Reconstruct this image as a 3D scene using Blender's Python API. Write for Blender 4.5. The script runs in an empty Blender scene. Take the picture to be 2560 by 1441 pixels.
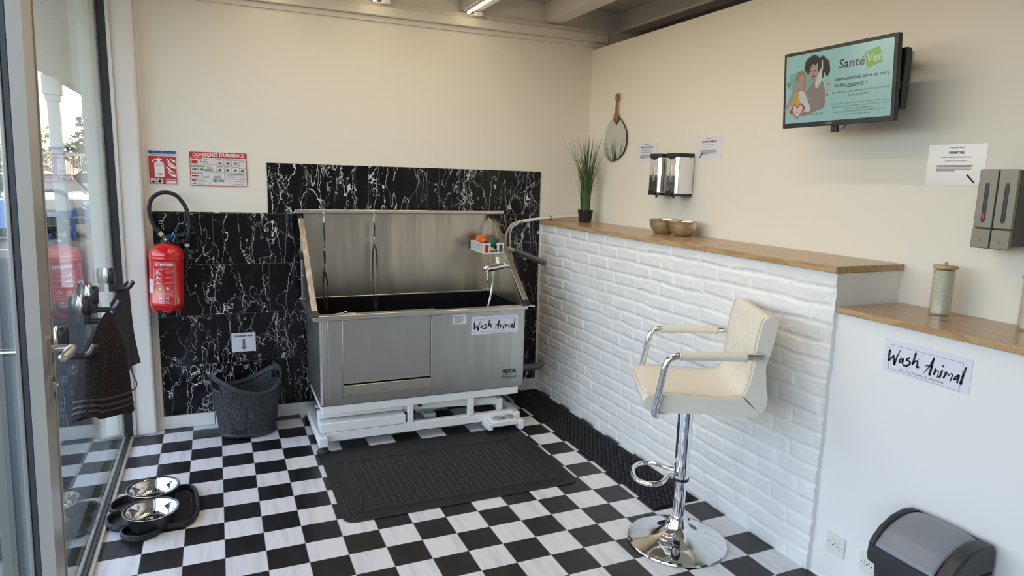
import bpy, bmesh, math, random
from mathutils import Vector, Matrix
random.seed(7)
PI = math.pi
scene = bpy.context.scene
C = scene.collection

# ---------------------------------------------------------------- camera
cam_d = bpy.data.cameras.new('camera'); cam = bpy.data.objects.new('camera', cam_d); C.objects.link(cam)
cam_d.sensor_width = 36.0; cam_d.lens = 36.0 * 1667.84 / 2560.0; cam_d.clip_start = 0.02; cam_d.clip_end = 400
RM = ((0.9151439, -0.4022128, 0.0271386), (-0.0411595, -0.160193, -0.9862272), (0.4010207, 0.9014228, -0.1631545))
cam.matrix_world = Matrix(((RM[0][0], -RM[1][0], -RM[2][0], 0.33408),
                           (RM[0][1], -RM[1][1], -RM[2][1], -4.07007),
                           (RM[0][2], -RM[1][2], -RM[2][2], 1.54268),
                           (0, 0, 0, 1)))
scene.camera = cam
# ---------------------------------------------------------------- world, sun, portals, exposure
w = bpy.data.worlds.new('sky'); scene.world = w; w.use_nodes = True
wn = w.node_tree.nodes; wl = w.node_tree.links
bg = wn['Background']
sky = wn.new('ShaderNodeTexSky'); sky.sky_type = 'NISHITA'; sky.sun_disc = False
sky.sun_elevation = math.radians(48); sky.sun_rotation = math.radians(40); sky.dust_density = 2.0; sky.air_density = 1.0
tint = wn.new('ShaderNodeMix'); tint.data_type = 'RGBA'; tint.blend_type = 'MULTIPLY'; tint.inputs[0].default_value = 1.0
wl.new(sky.outputs[0], tint.inputs[6]); tint.inputs[7].default_value = (1.18, .98, .915, 1)
wl.new(tint.outputs[2], bg.inputs[0]); bg.inputs[1].default_value = 1.0
sun_d = bpy.data.lights.new('sun', 'SUN'); sun_d.energy = 9.0; sun_d.angle = 0.01; sun_d.color = (1, .95, .86)
sun = bpy.data.objects.new('sun', sun_d); C.objects.link(sun)
sun.rotation_euler = Vector((0.55, 0.45, 1.0)).to_track_quat('Z', 'Y').to_euler()
for nm, loc, sx, sy, rot in (('window_portal', (-.26, -.75, 1.25), 2.5, 1.95, (0, PI/2, PI)), ('door_portal', (-.26, -4.1, 1.25), 2.5, 4.6, (0, PI/2, PI))):
    d = bpy.data.lights.new(nm, 'AREA'); d.shape = 'RECTANGLE'; d.size = sx; d.size_y = sy; d.cycles.is_portal = True
    o = bpy.data.objects.new(nm, d); C.objects.link(o); o.location = loc; o.rotation_euler = (0, -PI/2, 0)
scene.view_settings.view_transform = 'Standard'; scene.view_settings.look = 'None'
scene.view_settings.gamma = 1.0; scene.view_settings.use_curve_mapping = False
scene.view_settings.exposure = 0.50
scene.cycles.use_denoising = True
scene.cycles.max_bounces = 10; scene.cycles.transparent_max_bounces = 24; scene.cycles.diffuse_bounces = 5
scene.cycles.sample_clamp_indirect = 6.0; scene.cycles.caustics_reflective = False; scene.cycles.blur_glossy = 0.5

# ---------------------------------------------------------------- material helpers
class NG:
    def __init__(s, m): s.t = m.node_tree; s.n = s.t.nodes; s.l = s.t.links
    def new(s, ty, **k):
        n = s.n.new(ty)
        for a, b in k.items(): setattr(n, a, b)
        return n
    def set(s, node, key, v):
        if v is None: return
        if isinstance(v, bpy.types.NodeSocket): s.l.new(v, node.inputs[key])
        else:
            if isinstance(v, tuple) and len(v) == 3 and node.inputs[key].type == 'RGBA': v = (*v, 1)
            node.inputs[key].default_value = v
    def math(s, op, a, b=None, c=None, clamp=False):
        n = s.new('ShaderNodeMath', operation=op); n.use_clamp = clamp
        s.set(n, 0, a); s.set(n, 1, b); s.set(n, 2, c)
        return n.outputs[0]
    def mix(s, f, a, b, mode='MIX'):
        n = s.new('ShaderNodeMix', data_type='RGBA', blend_type=mode)
        s.set(n, 0, f); s.set(n, 6, a); s.set(n, 7, b)
        return n.outputs[2]
    def ramp(s, x, lo, hi):
        n = s.new('ShaderNodeMapRange'); n.interpolation_type = 'SMOOTHSTEP'
        s.set(n, 0, x); s.set(n, 1, lo); s.set(n, 2, hi)
        return n.outputs[0]
    def noise(s, vec, scale, detail=4, rough=.5, dist=0, out=0):
        n = s.new('ShaderNodeTexNoise'); s.set(n, 'Vector', vec); n.inputs['Scale'].default_value = scale
        n.inputs['Detail'].default_value = detail; n.inputs['Roughness'].default_value = rough; n.inputs['Distortion'].default_value = dist
        return n.outputs[out]
    def pos(s): return s.new('ShaderNodeNewGeometry').outputs['Position']
    def obj(s): return s.new('ShaderNodeTexCoord').outputs['Object']
    def sep(s, v):
        n = s.new('ShaderNodeSeparateXYZ'); s.l.new(v, n.inputs[0]); return n.outputs
    def comb(s, x, y, z):
        n = s.new('ShaderNodeCombineXYZ'); s.set(n, 0, x); s.set(n, 1, y); s.set(n, 2, z); return n.outputs[0]
    def vmul(s, v, t):
        n = s.new('ShaderNodeVectorMath', operation='MULTIPLY'); s.l.new(v, n.inputs[0]); n.inputs[1].default_value = t; return n.outputs[0]
    def vadd(s, a, b):
        n = s.new('ShaderNodeVectorMath', operation='ADD'); s.l.new(a, n.inputs[0]); s.l.new(b, n.inputs[1]); return n.outputs[0]
    def bump(s, h, strength=.3, dist=.01, normal=None):
        n = s.new('ShaderNodeBump'); n.inputs['Strength'].default_value = strength; n.inputs['Distance'].default_value = dist
        s.l.new(h, n.inputs['Height'])
        if normal is not None: s.l.new(normal, n.inputs['Normal'])
        return n.outputs[0]

def mat(name, col=(.8, .8, .8), rough=.5, metal=0.0, spec=None, coat=0, bump=None, vary=None, emis=None, estr=0, trans=0, ior=None, alpha=None):
    m = bpy.data.materials.new(name); m.use_nodes = True
    p = m.node_tree.nodes['Principled BSDF']; g = NG(m)
    p.inputs['Base Color'].default_value = (*col, 1); p.inputs['Roughness'].default_value = rough; p.inputs['Metallic'].default_value = metal
    if spec is not None: p.inputs['Specular IOR Level'].default_value = spec
    if coat: p.inputs['Coat Weight'].default_value = coat; p.inputs['Coat Roughness'].default_value = .08
    if emis: p.inputs['Emission Color'].default_value = (*emis, 1); p.inputs['Emission Strength'].default_value = estr
    if trans: p.inputs['Transmission Weight'].default_value = trans
    if ior: p.inputs['IOR'].default_value = ior
    if bump:
        sc, st, di = bump
        g.l.new(g.bump(g.noise(g.obj(), sc, 4), st, di), p.inputs['Normal'])
    if vary:
        sc, amt = vary
        n = g.noise(g.obj(), sc, 3)
        c2 = tuple(max(0, c * (1 - amt)) for c in col)
        g.l.new(g.mix(g.ramp(n, .35, .65), (*col, 1), (*c2, 1)), p.inputs['Base Color'])
    return m

def P(m): return m.node_tree.nodes['Principled BSDF']
M = {}
M['wall'] = mat('white wall paint', (.79, .75, .655), .55, bump=(28, .08, .01))
M['column'] = mat('white column paint', (.78, .75, .71), .5, bump=(14, .15, .01), vary=(2.0, .05))
M['lowwall'] = mat('smooth white wall paint', (.82, .80, .77), .5, bump=(20, .05, .01))
M['brick'] = mat('white painted brick', (.83, .815, .785), .33, bump=(45, .28, .008), vary=(9, .03))
M['ceil'] = mat('cream ceiling paint', (.74, .70, .61), .55, bump=(20, .06, .01))
M['soffit'] = mat('ceiling board grey', (.62, .60, .56), .6)
M['rust'] = mat('rusty brown beam', (.16, .05, .03), .8, vary=(6, .5))
M['skirt'] = mat('white skirting tile', (.78, .78, .76), .2, vary=(3, .07))
M['black_gasket'] = mat('black rubber gasket', (.012, .012, .014), .45)
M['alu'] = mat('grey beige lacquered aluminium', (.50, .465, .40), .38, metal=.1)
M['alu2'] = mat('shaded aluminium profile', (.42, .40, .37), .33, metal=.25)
M['aluw'] = mat('pale aluminium track', (.62, .60, .56), .35, metal=.4)
M['chrome'] = mat('polished chrome', (.86, .86, .87), .05, 1.0)
M['satin'] = mat('satin steel', (.68, .66, .61), .27, 1.0)
M['nickel'] = mat('satin nickel', (.62, .60, .55), .3, 1.0)
M['seal_grey'] = mat('blue grey rubber seal', (.06, .07, .08), .45)
M['black'] = mat('black plastic', (.018, .018, .02), .35)
M['blackmat'] = mat('matt black rubber', (.013, .013, .0145), .62, bump=(220, .2, .002))
M['runner'] = mat('studded black rubber', (.014, .014, .0155), .6, spec=.25)
M['white_metal'] = mat('white powder coated steel', (.80, .80, .78), .35)
M['paper'] = mat('white printed paper', (.72, .71, .78), .45)
M['laminate'] = mat('laminated paper', (.74, .72, .76), .12, coat=.6)
M['ink'] = mat('black ink', (.012, .010, .014), .5)
M['greyink'] = mat('grey ink', (.16, .15, .18), .6)
M['red'] = mat('fire red lacquer', (.62, .012, .012), .17, coat=.5)
M['redsign'] = mat('red sign print', (.50, .03, .035), .4)
M['whitesign'] = mat('white sign board', (.74, .71, .68), .35)
M['bluesign'] = mat('blue sign print', (.03, .14, .42), .4)
M['greensign'] = mat('green sign print', (.05, .20, .12), .4)
M['labelwhite'] = mat('white label print', (.85, .82, .80), .4)
M['leather'] = mat('cream faux leather', (.78, .72, .60), .38, bump=(160, .12, .003))
M['stitch'] = mat('cream stitching', (.62, .55, .42), .7)
M['basket'] = mat('anthracite basket plastic', (.040, .042, .048), .42)
M['towel'] = mat('dark grey terry cloth', (.060, .048, .050), .95, spec=.1, bump=(260, 1.0, .012), vary=(150, .6))
M['hem'] = mat('grey hem band', (.075, .066, .068), .7, spec=.2)
M['apron'] = mat('slate grey cloth', (.055, .052, .062), .8, spec=.2, bump=(300, .3, .002))
M['rope'] = mat('jute rope', (.30, .18, .09), .9, bump=(200, .8, .004))
M['grass'] = mat('plastic grass green', (.085, .17, .04), .5, vary=(14, .5))
M['grass2'] = mat('dark grass tips', (.07, .09, .045), .6)
M['mirror'] = mat('mirror glass', (.80, .85, .83), .02, 1.0)
M['darkedge'] = mat('dark bevelled edge', (.05, .055, .05), .3, .5)
M['bronze'] = mat('brushed taupe metal', (.235, .215, .175), .42, .55)
M['bronze_dark'] = mat('dark taupe side panel', (.075, .07, .06), .4, .4)
M['acrylic'] = None
M['cotton'] = mat('cotton pads', (.82, .78, .70), .9, bump=(120, .5, .004))
M['bamboo'] = mat('light bamboo', (.55, .36, .18), .45, vary=(30, .15))
M['socket'] = mat('white socket plastic', (.74, .73, .66), .3)
M['binblack'] = mat('black bin plastic', (.028, .027, .031), .42)
M['binlid'] = mat('grey bin lid plastic', (.22, .23, .25), .38, bump=(300, .05, .002))
M['orange'] = mat('orange silicone', (.75, .15, .03), .5)
M['bottlegreen'] = mat('dark green silicone', (.02, .09, .06), .5)
M['bottlered'] = mat('red plastic', (.55, .03, .03), .4)
M['lime'] = mat('lime plastic', (.45, .48, .12), .4)
M['blueclip'] = mat('blue plastic seal', (.03, .22, .55), .4)
M['brass'] = mat('brass fitting', (.55, .40, .2), .3, 1.0)
M['pipe'] = mat('white painted pipe', (.76, .74, .68), .35)
M['hosegrey'] = mat('pale grey hose', (.55, .54, .50), .4)
M['drain'] = mat('dark grey pvc pipe', (.14, .14, .15), .45)
M['led'] = mat('led diffuser', (1, .9, .75), .5, emis=(1, .80, .55), estr=9)
M['asphalt'] = mat('asphalt', (.05, .05, .053), .9, bump=(120, .7, .02), vary=(160, .5))
M['concrete'] = mat('concrete slab', (.20, .195, .18), .9, bump=(60, .4, .01), vary=(5, .2))
M['paintline'] = mat('white road paint', (.75, .75, .75), .8)
M['postwhite'] = mat('white painted timber', (.78, .76, .72), .6)
M['treeleaf'] = mat('sunlit leaves', (.22, .33, .05), .7, vary=(1.2, .5))
M['treeleaf2'] = mat('dark leaves', (.07, .13, .05), .7, vary=(1.2, .5))
M['bark'] = mat('bark', (.12, .08, .05), .9)
M['carblue'] = mat('blue car paint', (.08, .16, .38), .2, coat=1)
M['cardark'] = mat('dark plum car paint', (.05, .03, .06), .15, coat=1)
M['carsilver'] = mat('silver car paint', (.45, .46, .47), .2, .6)
M['cargrey'] = mat('grey car paint', (.20, .19, .17), .2, coat=1)
M['tyre'] = mat('tyre rubber', (.02, .02, .02), .8)
M['carglass'] = mat('car glass', (.03, .04, .05), .05)
M['tubdark'] = mat('bath interior with painted dark reflection', (.010, .010, .011), .22)  # dark reflections of the steel tub walls put into the colour
M['film'] = None

def transparent_glass(name, tint=(.93, .97, .96), f0=.06, gain=1.0):
    m = bpy.data.materials.new(name); m.use_nodes = True; g = NG(m)
    for n in list(g.n): g.n.remove(n)
    out = g.new('ShaderNodeOutputMaterial'); mix = g.new('ShaderNodeMixShader'); tr = g.new('ShaderNodeBsdfTransparent'); gl = g.new('ShaderNodeBsdfGlossy')
    tr.inputs[0].default_value = (*tint, 1); gl.inputs['Roughness'].default_value = 0.0; gl.inputs[0].default_value = (.95, 1, .98, 1)
    ge = g.new('ShaderNodeNewGeometry'); dp = g.new('ShaderNodeVectorMath', operation='DOT_PRODUCT')
    g.l.new(ge.outputs['Normal'], dp.inputs[0]); g.l.new(ge.outputs['Incoming'], dp.inputs[1])
    c = g.math('ABSOLUTE', dp.outputs['Value'])
    s = g.math('POWER', g.math('SUBTRACT', 1.0, c), 5.0)
    f = g.math('MULTIPLY_ADD', s, (1 - f0) * gain, f0, clamp=True)
    g.l.new(f, mix.inputs[0]); g.l.new(tr.outputs[0], mix.inputs[1]); g.l.new(gl.outputs[0], mix.inputs[2]); g.l.new(mix.outputs[0], out.inputs[0])
    return m
M['glass'] = transparent_glass('window glass')
M['acrylic'] = transparent_glass('clear acrylic', (.93, .93, .90), .06)

# brushed stainless steel: fine horizontal grain plus slow waviness of thin sheet
def steel(name, col, rough, wav=.25, axis='H'):
    m = mat(name, col, rough, 1.0); g = NG(m); p = P(m)
    o = g.obj()
    fine = g.noise(g.vmul(o, (6, 6, 900) if axis == 'H' else (900, 900, 6)), 1.0, 3)
    slow = g.noise(g.vmul(o, (3.6, 3.6, .5)), 1.8, 2)
    n1 = g.bump(slow, wav, .05)
    n2 = g.bump(fine, .025, .002, n1)
    g.l.new(n2, p.inputs['Normal'])
    g.l.new(g.math('MULTIPLY_ADD', fine, .14, rough - .06), p.inputs['Roughness'])
    return m
M['steel'] = steel('brushed stainless steel', (.56, .505, .43), .30, .34)
M['steel_front'] = steel('brushed stainless front panel', (.57, .56, .53), .32, .22)
M['steel_rim'] = steel('bright stainless rim', (.66, .63, .57), .28, .05)

def film_material():
    m = mat('wood-look protective film', (.50, .40, .30), .45); g = NG(m); p = P(m)
    o = g.obj()
    n = g.noise(g.vmul(o, (10, 3, 3)), 4.0, 3, dist=1.2)
    wv = g.new('ShaderNodeTexWave'); wv.wave_type = 'RINGS'; g.l.new(g.vmul(o, (1.0, .5, .35)), wv.inputs['Vector'])
    wv.inputs['Scale'].default_value = 12; wv.inputs['Distortion'].default_value = 7; wv.inputs['Detail'].default_value = 2
    f = g.math('MULTIPLY', wv.outputs['Fac'], g.ramp(n, .3, .7))
    g.l.new(g.mix(f, (.42, .32, .23, 1), (.66, .57, .45, 1)), p.inputs['Base Color'])
    return m
M['film'] = film_material()

def marble_material():
    m = mat('black marble tile with white veins', (.008, .008, .01), .16, spec=.32); g = NG(m); p = P(m)
    s = g.sep(g.pos())
    tx = g.math('DIVIDE', g.math('SUBTRACT', s[0], .007), .61)
    tz = g.math('DIVIDE', g.math('SUBTRACT', s[2], .079), .3025)
    iz = g.math('FLOOR', tz)
    tx = g.math('ADD', tx, g.math('MULTIPLY', g.math('MODULO', g.math('ADD', iz, 10.0), 2.0), .5))
    ix = g.math('FLOOR', tx)
    idn = g.math('ADD', g.math('MULTIPLY', ix, 3.71), g.math('MULTIPLY', iz, 7.93))
    v = g.comb(g.math('ADD', s[0], idn), idn, g.math('ADD', g.math('MULTIPLY', s[2], .34), g.math('MULTIPLY', idn, .37)))
    # domain distortion
    dn = g.noise(g.comb(s[0], idn, s[2]), 9.0, 4, .6, out=1)
    dv = g.new('ShaderNodeVectorMath', operation='SUBTRACT'); g.l.new(dn, dv.inputs[0]); dv.inputs[1].default_value = (.5, .5, .5)
    vd = g.vadd(v, g.vmul(dv.outputs[0], (.10, .10, .10)))
    def vein(scale, width, seed, det=2.0):
        n = g.noise(g.vadd(vd, g.comb(seed, seed, seed)), scale, det, .45)
        a = g.math('ABSOLUTE', g.math('SUBTRACT', n, .5))
        return a
    thick = g.noise(g.vadd(vd, g.comb(3.3, 1.1, .4)), 7.0, 3)
    w1 = g.math('MULTIPLY_ADD', g.ramp(thick, .54, .76), .013, .0024)
    a1 = vein(5.5, 0, 0.0)
    v1 = g.math('SUBTRACT', 1.0, g.math('DIVIDE', a1, w1), clamp=True)
    gate = g.ramp(g.noise(g.vadd(vd, g.comb(9., 2., 5.)), 5.0, 2), .34, .46)
    v1 = g.math('MULTIPLY', g.ramp(v1, 0.0, .45), g.math('MULTIPLY_ADD', gate, .9, .1))
    a2 = vein(11.0, 0, 17.0, 3)
    v2 = g.math('SUBTRACT', 1.0, g.math('DIVIDE', a2, .006), clamp=True)
    gate2 = g.ramp(g.noise(g.vadd(vd, g.comb(1., 8., 3.)), 6.0, 2), .40, .54)
    v2 = g.math('MULTIPLY', g.math('MULTIPLY', v2, gate2), .8)
    # long thin vertical threads
    vs = g.vadd(g.comb(g.math('ADD', s[0], idn), idn, g.math('MULTIPLY', s[2], .13)), g.vmul(dv.outputs[0], (.055, .055, .03)))
    n4 = g.noise(g.vadd(vs, g.comb(2.2, 5.1, 7.7)), 13.0, 1, .4)
    v4 = g.math('SUBTRACT', 1.0, g.math('DIVIDE', g.math('ABSOLUTE', g.math('SUBTRACT', n4, .5)), g.math('MULTIPLY_ADD', g.ramp(thick, .54, .76), .018, .0055)), clamp=True)
    gate4 = g.ramp(g.noise(g.vadd(vd, g.comb(4., 3., 2.)), 7.0, 2), .36, .50)
    v4 = g.math('MULTIPLY', g.math('MULTIPLY', g.ramp(v4, 0.0, .7), .85), gate4)
    v2 = g.math('MAXIMUM', v2, v4)
    # crackle in patches
    vo = g.new('ShaderNodeTexVoronoi'); vo.feature = 'DISTANCE_TO_EDGE'; vo.inputs['Scale'].default_value = 15
    g.l.new(g.vadd(vd, g.comb(4., 4., 4.)), vo.inputs['Vector'])
    v3 = g.math('SUBTRACT', 1.0, g.math('DIVIDE', vo.outputs['Distance'], .026), clamp=True)
    gate3 = g.ramp(g.noise(g.vadd(vd, g.comb(6., 1., 9.)), 4.5, 1), .60, .68)
    v3 = g.math('MULTIPLY', v3, gate3)
    vv = g.math('MAXIMUM', g.math('MAXIMUM', v1, v2), g.math('MULTIPLY', v3, .65), clamp=True)
    # seams between tiles
    fx = g.math('FRACT', tx); fz = g.math('FRACT', tz)
    ex = g.math('MULTIPLY', g.math('MINIMUM', fx, g.math('SUBTRACT', 1.0, fx)), .61)
    ez = g.math('MULTIPLY', g.math('MINIMUM', fz, g.math('SUBTRACT', 1.0, fz)), .3025)
    e = g.math('MINIMUM', ex, ez)
    seam = g.math('LESS_THAN', e, .0009)
    base = g.mix(g.ramp(g.noise(vd, 14, 4), .45, .8), (.005, .005, .006, 1), (.016, .016, .018, 1))
    col = g.mix(vv, base, (.74, .73, .76, 1))
    col = g.mix(g.math('MULTIPLY', seam, .55), col, (.20, .20, .21, 1))
    g.l.new(col, p.inputs['Base Color'])
    g.l.new(g.bump(g.ramp(e, 0.0, .002), .4, .002, g.bump(g.noise(g.pos(), 3.5, 1), .06, .03)), p.inputs['Normal'])
    return m
M['marble'] = marble_material()

def floor_material():
    m = mat('black and white chequered vinyl tile', (.8, .8, .8), .28); g = NG(m); p = P(m)
    s = g.sep(g.pos())
    tx = g.math('DIVIDE', s[0], .155); ty = g.math('DIVIDE', s[1], 0.15118)
    ix = g.math('FLOOR', tx); iy = g.math('FLOOR', ty)
    par = g.math('MODULO', g.math('ADD', g.math('ADD', ix, iy), 200.0), 2.0)   # 1 -> black where iy = -1, ix = 0
    black = g.math('GREATER_THAN', par, .5)
    fx = g.math('FRACT', tx); fy = g.math('FRACT', ty)
    ex = g.math('MULTIPLY', g.math('MINIMUM', fx, g.math('SUBTRACT', 1.0, fx)), .155)
    ey = g.math('MULTIPLY', g.math('MINIMUM', fy, g.math('SUBTRACT', 1.0, fy)), .151)
    odd = g.math('GREATER_THAN', g.math('MODULO', g.math('ADD', g.math('ROUND', tx), 201.0), 2.0), .5)
    seam = g.math('MAXIMUM', g.math('LESS_THAN', ex, .0013), g.math('LESS_THAN', ey, .0009))
    streak = g.noise(g.comb(g.math('MULTIPLY', s[0], 26.0), g.math('ADD', g.math('MULTIPLY', s[1], 2.5), g.math('MULTIPLY', ix, 5.1)), ix), 1.0, 3)
    wcol = g.mix(g.ramp(streak, .45, .72), (.80, .79, .775, 1), (.66, .66, .67, 1))
    bcol = g.mix(g.ramp(streak, .35, .75), (.0085, .0085, .010, 1), (.020, .020, .023, 1))
    # a worn beige band along the glazing, where tiles were cut back
    col = g.mix(black, wcol, bcol)
    col = g.mix(g.math('MULTIPLY', seam, .8), col, (.25, .25, .27, 1))
    edge = g.math('LESS_THAN', s[0], -.152)
    col = g.mix(edge, col, g.mix(g.noise(g.pos(), 12, 4), (.52, .46, .36, 1), (.66, .61, .52, 1)))
    g.l.new(col, p.inputs['Base Color'])
    g.l.new(g.math('MULTIPLY_ADD', g.noise(g.pos(), 6, 3), .2, .22), p.inputs['Roughness'])
    g.l.new(g.bump(g.math('SUBTRACT', 1.0, seam), .25, .001, g.bump(streak, .04, .01)), p.inputs['Normal'])
    return m
M['floor'] = floor_material()

def wood_material():
    m = mat('oiled pine board', (.5, .3, .13), .30, coat=.15); g = NG(m); p = P(m)
    s = g.sep(g.pos())
    warp = g.noise(g.comb(g.math('MULTIPLY', s[0], 2.2), g.math('MULTIPLY', s[1], .7), s[2]), 3.0, 3)
    u = g.math('ADD', g.math('MULTIPLY', g.math('ADD', s[0], g.math('MULTIPLY', s[2], .8)), 55.0), g.math('MULTIPLY', warp, 13.0))
    ring = g.math('PINGPONG', u, 1.0)
    fib = g.noise(g.comb(g.math('MULTIPLY', s[0], 160.0), g.math('MULTIPLY', s[1], 4.0), g.math('MULTIPLY', s[2], 160.0)), 1.0, 3)
    c = g.mix(g.ramp(ring, .25, 1.0), (.45, .285, .135, 1), (.32, .175, .075, 1))
    c = g.mix(g.math('MULTIPLY', fib, .5), c, (.55, .39, .21, 1))
    vo = g.new('ShaderNodeTexVoronoi'); vo.inputs['Scale'].default_value = 3.1
    g.l.new(g.comb(g.math('MULTIPLY', s[0], 2.2), g.math('MULTIPLY', s[1], 1.1), g.math('MULTIPLY', s[2], 2.2)), vo.inputs['Vector'])
    knot = g.math('SUBTRACT', 1.0, g.ramp(vo.outputs['Distance'], .05, .13))
    knot = g.math('MULTIPLY', knot, .85)
    c = g.mix(knot, c, (.11, .045, .02, 1))
    g.l.new(c, p.inputs['Base Color'])
    g.l.new(g.bump(fib, .12, .002), p.inputs['Normal'])
    return m
M['wood'] = wood_material()

# ---------------------------------------------------------------- mesh helpers
class MB:
    def __init__(s): s.v = []; s.f = []
    def add(s, verts, faces):
        o = len(s.v); s.v += [tuple(v) for v in verts]; s.f += [tuple(i + o for i in f) for f in faces]; return s
    def box(s, x0, x1, y0, y1, z0, z1, Mx=None):
        v = [(x, y, z) for x in (x0, x1) for y in (y0, y1) for z in (z0, z1)]
        if Mx is not None: v = [Mx @ Vector(q) for q in v]
        return s.add(v, [(0, 1, 3, 2), (4, 6, 7, 5), (0, 4, 5, 1), (2, 3, 7, 6), (0, 2, 6, 4), (1, 5, 7, 3)])
    def prism(s, poly, F, t0, t1):
        """poly: 2D points, F: frame (o,u,v,n) -> o+u*a+v*b+n*t"""
        n = len(poly)
        v = [F(a, b, t0) for a, b in poly] + [F(a, b, t1) for a, b in poly]
        return s.add(v, [tuple(range(n))[::-1], tuple(range(n, 2 * n))] + [(i, (i + 1) % n, n + (i + 1) % n, n + i) for i in range(n)])
    def tube(s, pts, r, n=10, closed=False, cap=True):
        pts = [Vector(p) for p in pts]; N = len(pts)
        rr = r if isinstance(r, (list, tuple)) else [r] * N
        rings = []; prev = None
        for i, p in enumerate(pts):
            if closed: t = pts[(i + 1) % N] - pts[i - 1]
            else: t = pts[min(i + 1, N - 1)] - pts[max(i - 1, 0)]
            t.normalize()
            if prev is None:
                a = Vector((0, 0, 1)) if abs(t.z) < .9 else Vector((1, 0, 0))
                u = t.cross(a).normalized()
            else:
                u = (prev - t * prev.dot(t)).normalized()
            prev = u; w_ = t.cross(u)
            rings.append([p + (u * math.cos(2 * PI * k / n) + w_ * math.sin(2 * PI * k / n)) * rr[i] for k in range(n)])
        v = [q for rg in rings for q in rg]; f = []
        for i in range(N if closed else N - 1):
            j = (i + 1) % N
            for k in range(n): f.append((i * n + k, i * n + (k + 1) % n, j * n + (k + 1) % n, j * n + k))
        if cap and not closed: f += [tuple(range(n))[::-1], tuple(range((N - 1) * n, N * n))]
        return s.add(v, f)
    def lathe(s, prof, c=(0, 0, 0), n=48, sx=1, sy=1, Mx=None):
        v = []; f = []; m_ = len(prof)
        for k in range(n):
            a = 2 * PI * k / n
            for r, z in prof: v.append((c[0] + r * math.cos(a) * sx, c[1] + r * math.sin(a) * sy, c[2] + z))
        for k in range(n):
            j = (k + 1) % n
            for i in range(m_ - 1): f.append((k * m_ + i, j * m_ + i, j * m_ + i + 1, k * m_ + i + 1))
        if Mx is not None: v = [Mx @ Vector(q) for q in v]
        return s.add(v, f)
    def cyl(s, a, b, r, n=20, r2=None):
        return s.tube([a, b], [r, r if r2 is None else r2], n)
    def grid(s, fn, nu, nv, closeu=False):
        v = [fn(i / nu, j / nv) for i in range(nu + (0 if closeu else 1)) for j in range(nv + 1)]
        f = []
        cu = nu if closeu else nu + 1
        for i in range(nu):
            for j in range(nv):
                a = i * (nv + 1) + j; b = ((i + 1) % cu) * (nv + 1) + j
                f.append((a, b, b + 1, a + 1))
        return s.add(v, f)
    def ball(s, c, r, n=14, sc=(1, 1, 1)):
        prof = [(max(1e-6, r * math.sin(PI * i / n)), -r * math.cos(PI * i / n)) for i in range(n + 1)]
        v = []; m2 = MB().lathe(prof, (0, 0, 0), n * 2)
        return s.add([(c[0] + a[0] * sc[0], c[1] + a[1] * sc[1], c[2] + a[2] * sc[2]) for a in m2.v], m2.f)
    def stroke(s, pts, F, widths, t):
        """flat ribbon stroke with round joints in a frame"""
        for i in range(len(pts) - 1):
            (x0, y0), (x1, y1) = pts[i], pts[i + 1]; a, b = widths[i] / 2, widths[i + 1] / 2
            d = math.hypot(x1 - x0, y1 - y0) or 1e-6; nx, ny = -(y1 - y0) / d, (x1 - x0) / d
            s.add([F(x0 + nx * a, y0 + ny * a, t), F(x0 - nx * a, y0 - ny * a, t), F(x1 - nx * b, y1 - ny * b, t), F(x1 + nx * b, y1 + ny * b, t)], [(0, 1, 2, 3)])
        for (x, y), w_ in zip(pts, widths):
            s.add([F(x + w_ / 2 * math.cos(k * PI / 5), y + w_ / 2 * math.sin(k * PI / 5), t) for k in range(10)], [tuple(range(10))])
        return s
    def flat(s, poly, F, t): return s.add([F(a, b, t) for a, b in poly], [tuple(range(len(poly)))])
    def rect(s, a0, a1, b0, b1, F, t): return s.flat([(a0, b0), (a1, b0), (a1, b1), (a0, b1)], F, t)
    def disc(s, a, b, r, F, t, n=20, ry=None):
        return s.flat([(a + r * math.cos(2 * PI * k / n), b + (ry or r) * math.sin(2 * PI * k / n)) for k in range(n)], F, t)
    def frame_rect(s, a0, a1, b0, b1, w_, F, t):
        s.rect(a0, a1, b0, b0 + w_, F, t); s.rect(a0, a1, b1 - w_, b1, F, t); s.rect(a0, a0 + w_, b0, b1, F, t); return s.rect(a1 - w_, a1, b0, b1, F, t)
    def text(s, string, a, b, size, F, t, align='CENTER', fit=None, shear=0, off=0.0, space=1.0, rot=0, line=1.0):
        cu = bpy.data.curves.new('tmp', 'FONT'); cu.body = string; cu.size = size; cu.align_x = align; cu.align_y = 'CENTER'
        cu.shear = shear; cu.offset = off; cu.space_character = space; cu.space_line = line; cu.resolution_u = 2
        ob = bpy.data.objects.new('tmp', cu); me = bpy.data.meshes.new_from_object(ob)
        vs = [(v.co.x, v.co.y) for v in me.vertices]
        if vs:
            if fit:
                x0 = min(v[0] for v in vs); x1 = max(v[0] for v in vs); k = fit / max(1e-6, x1 - x0)
                vs = [(v[0] * k, v[1]) for v in vs]
            cr, sr = math.cos(rot), math.sin(rot)
            s.add([F(a + v[0] * cr - v[1] * sr, b + v[0] * sr + v[1] * cr, t) for v in vs], [tuple(p.vertices) for p in me.polygons])
        bpy.data.objects.remove(ob); bpy.data.curves.remove(cu); bpy.data.meshes.remove(me)
        return s
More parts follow.
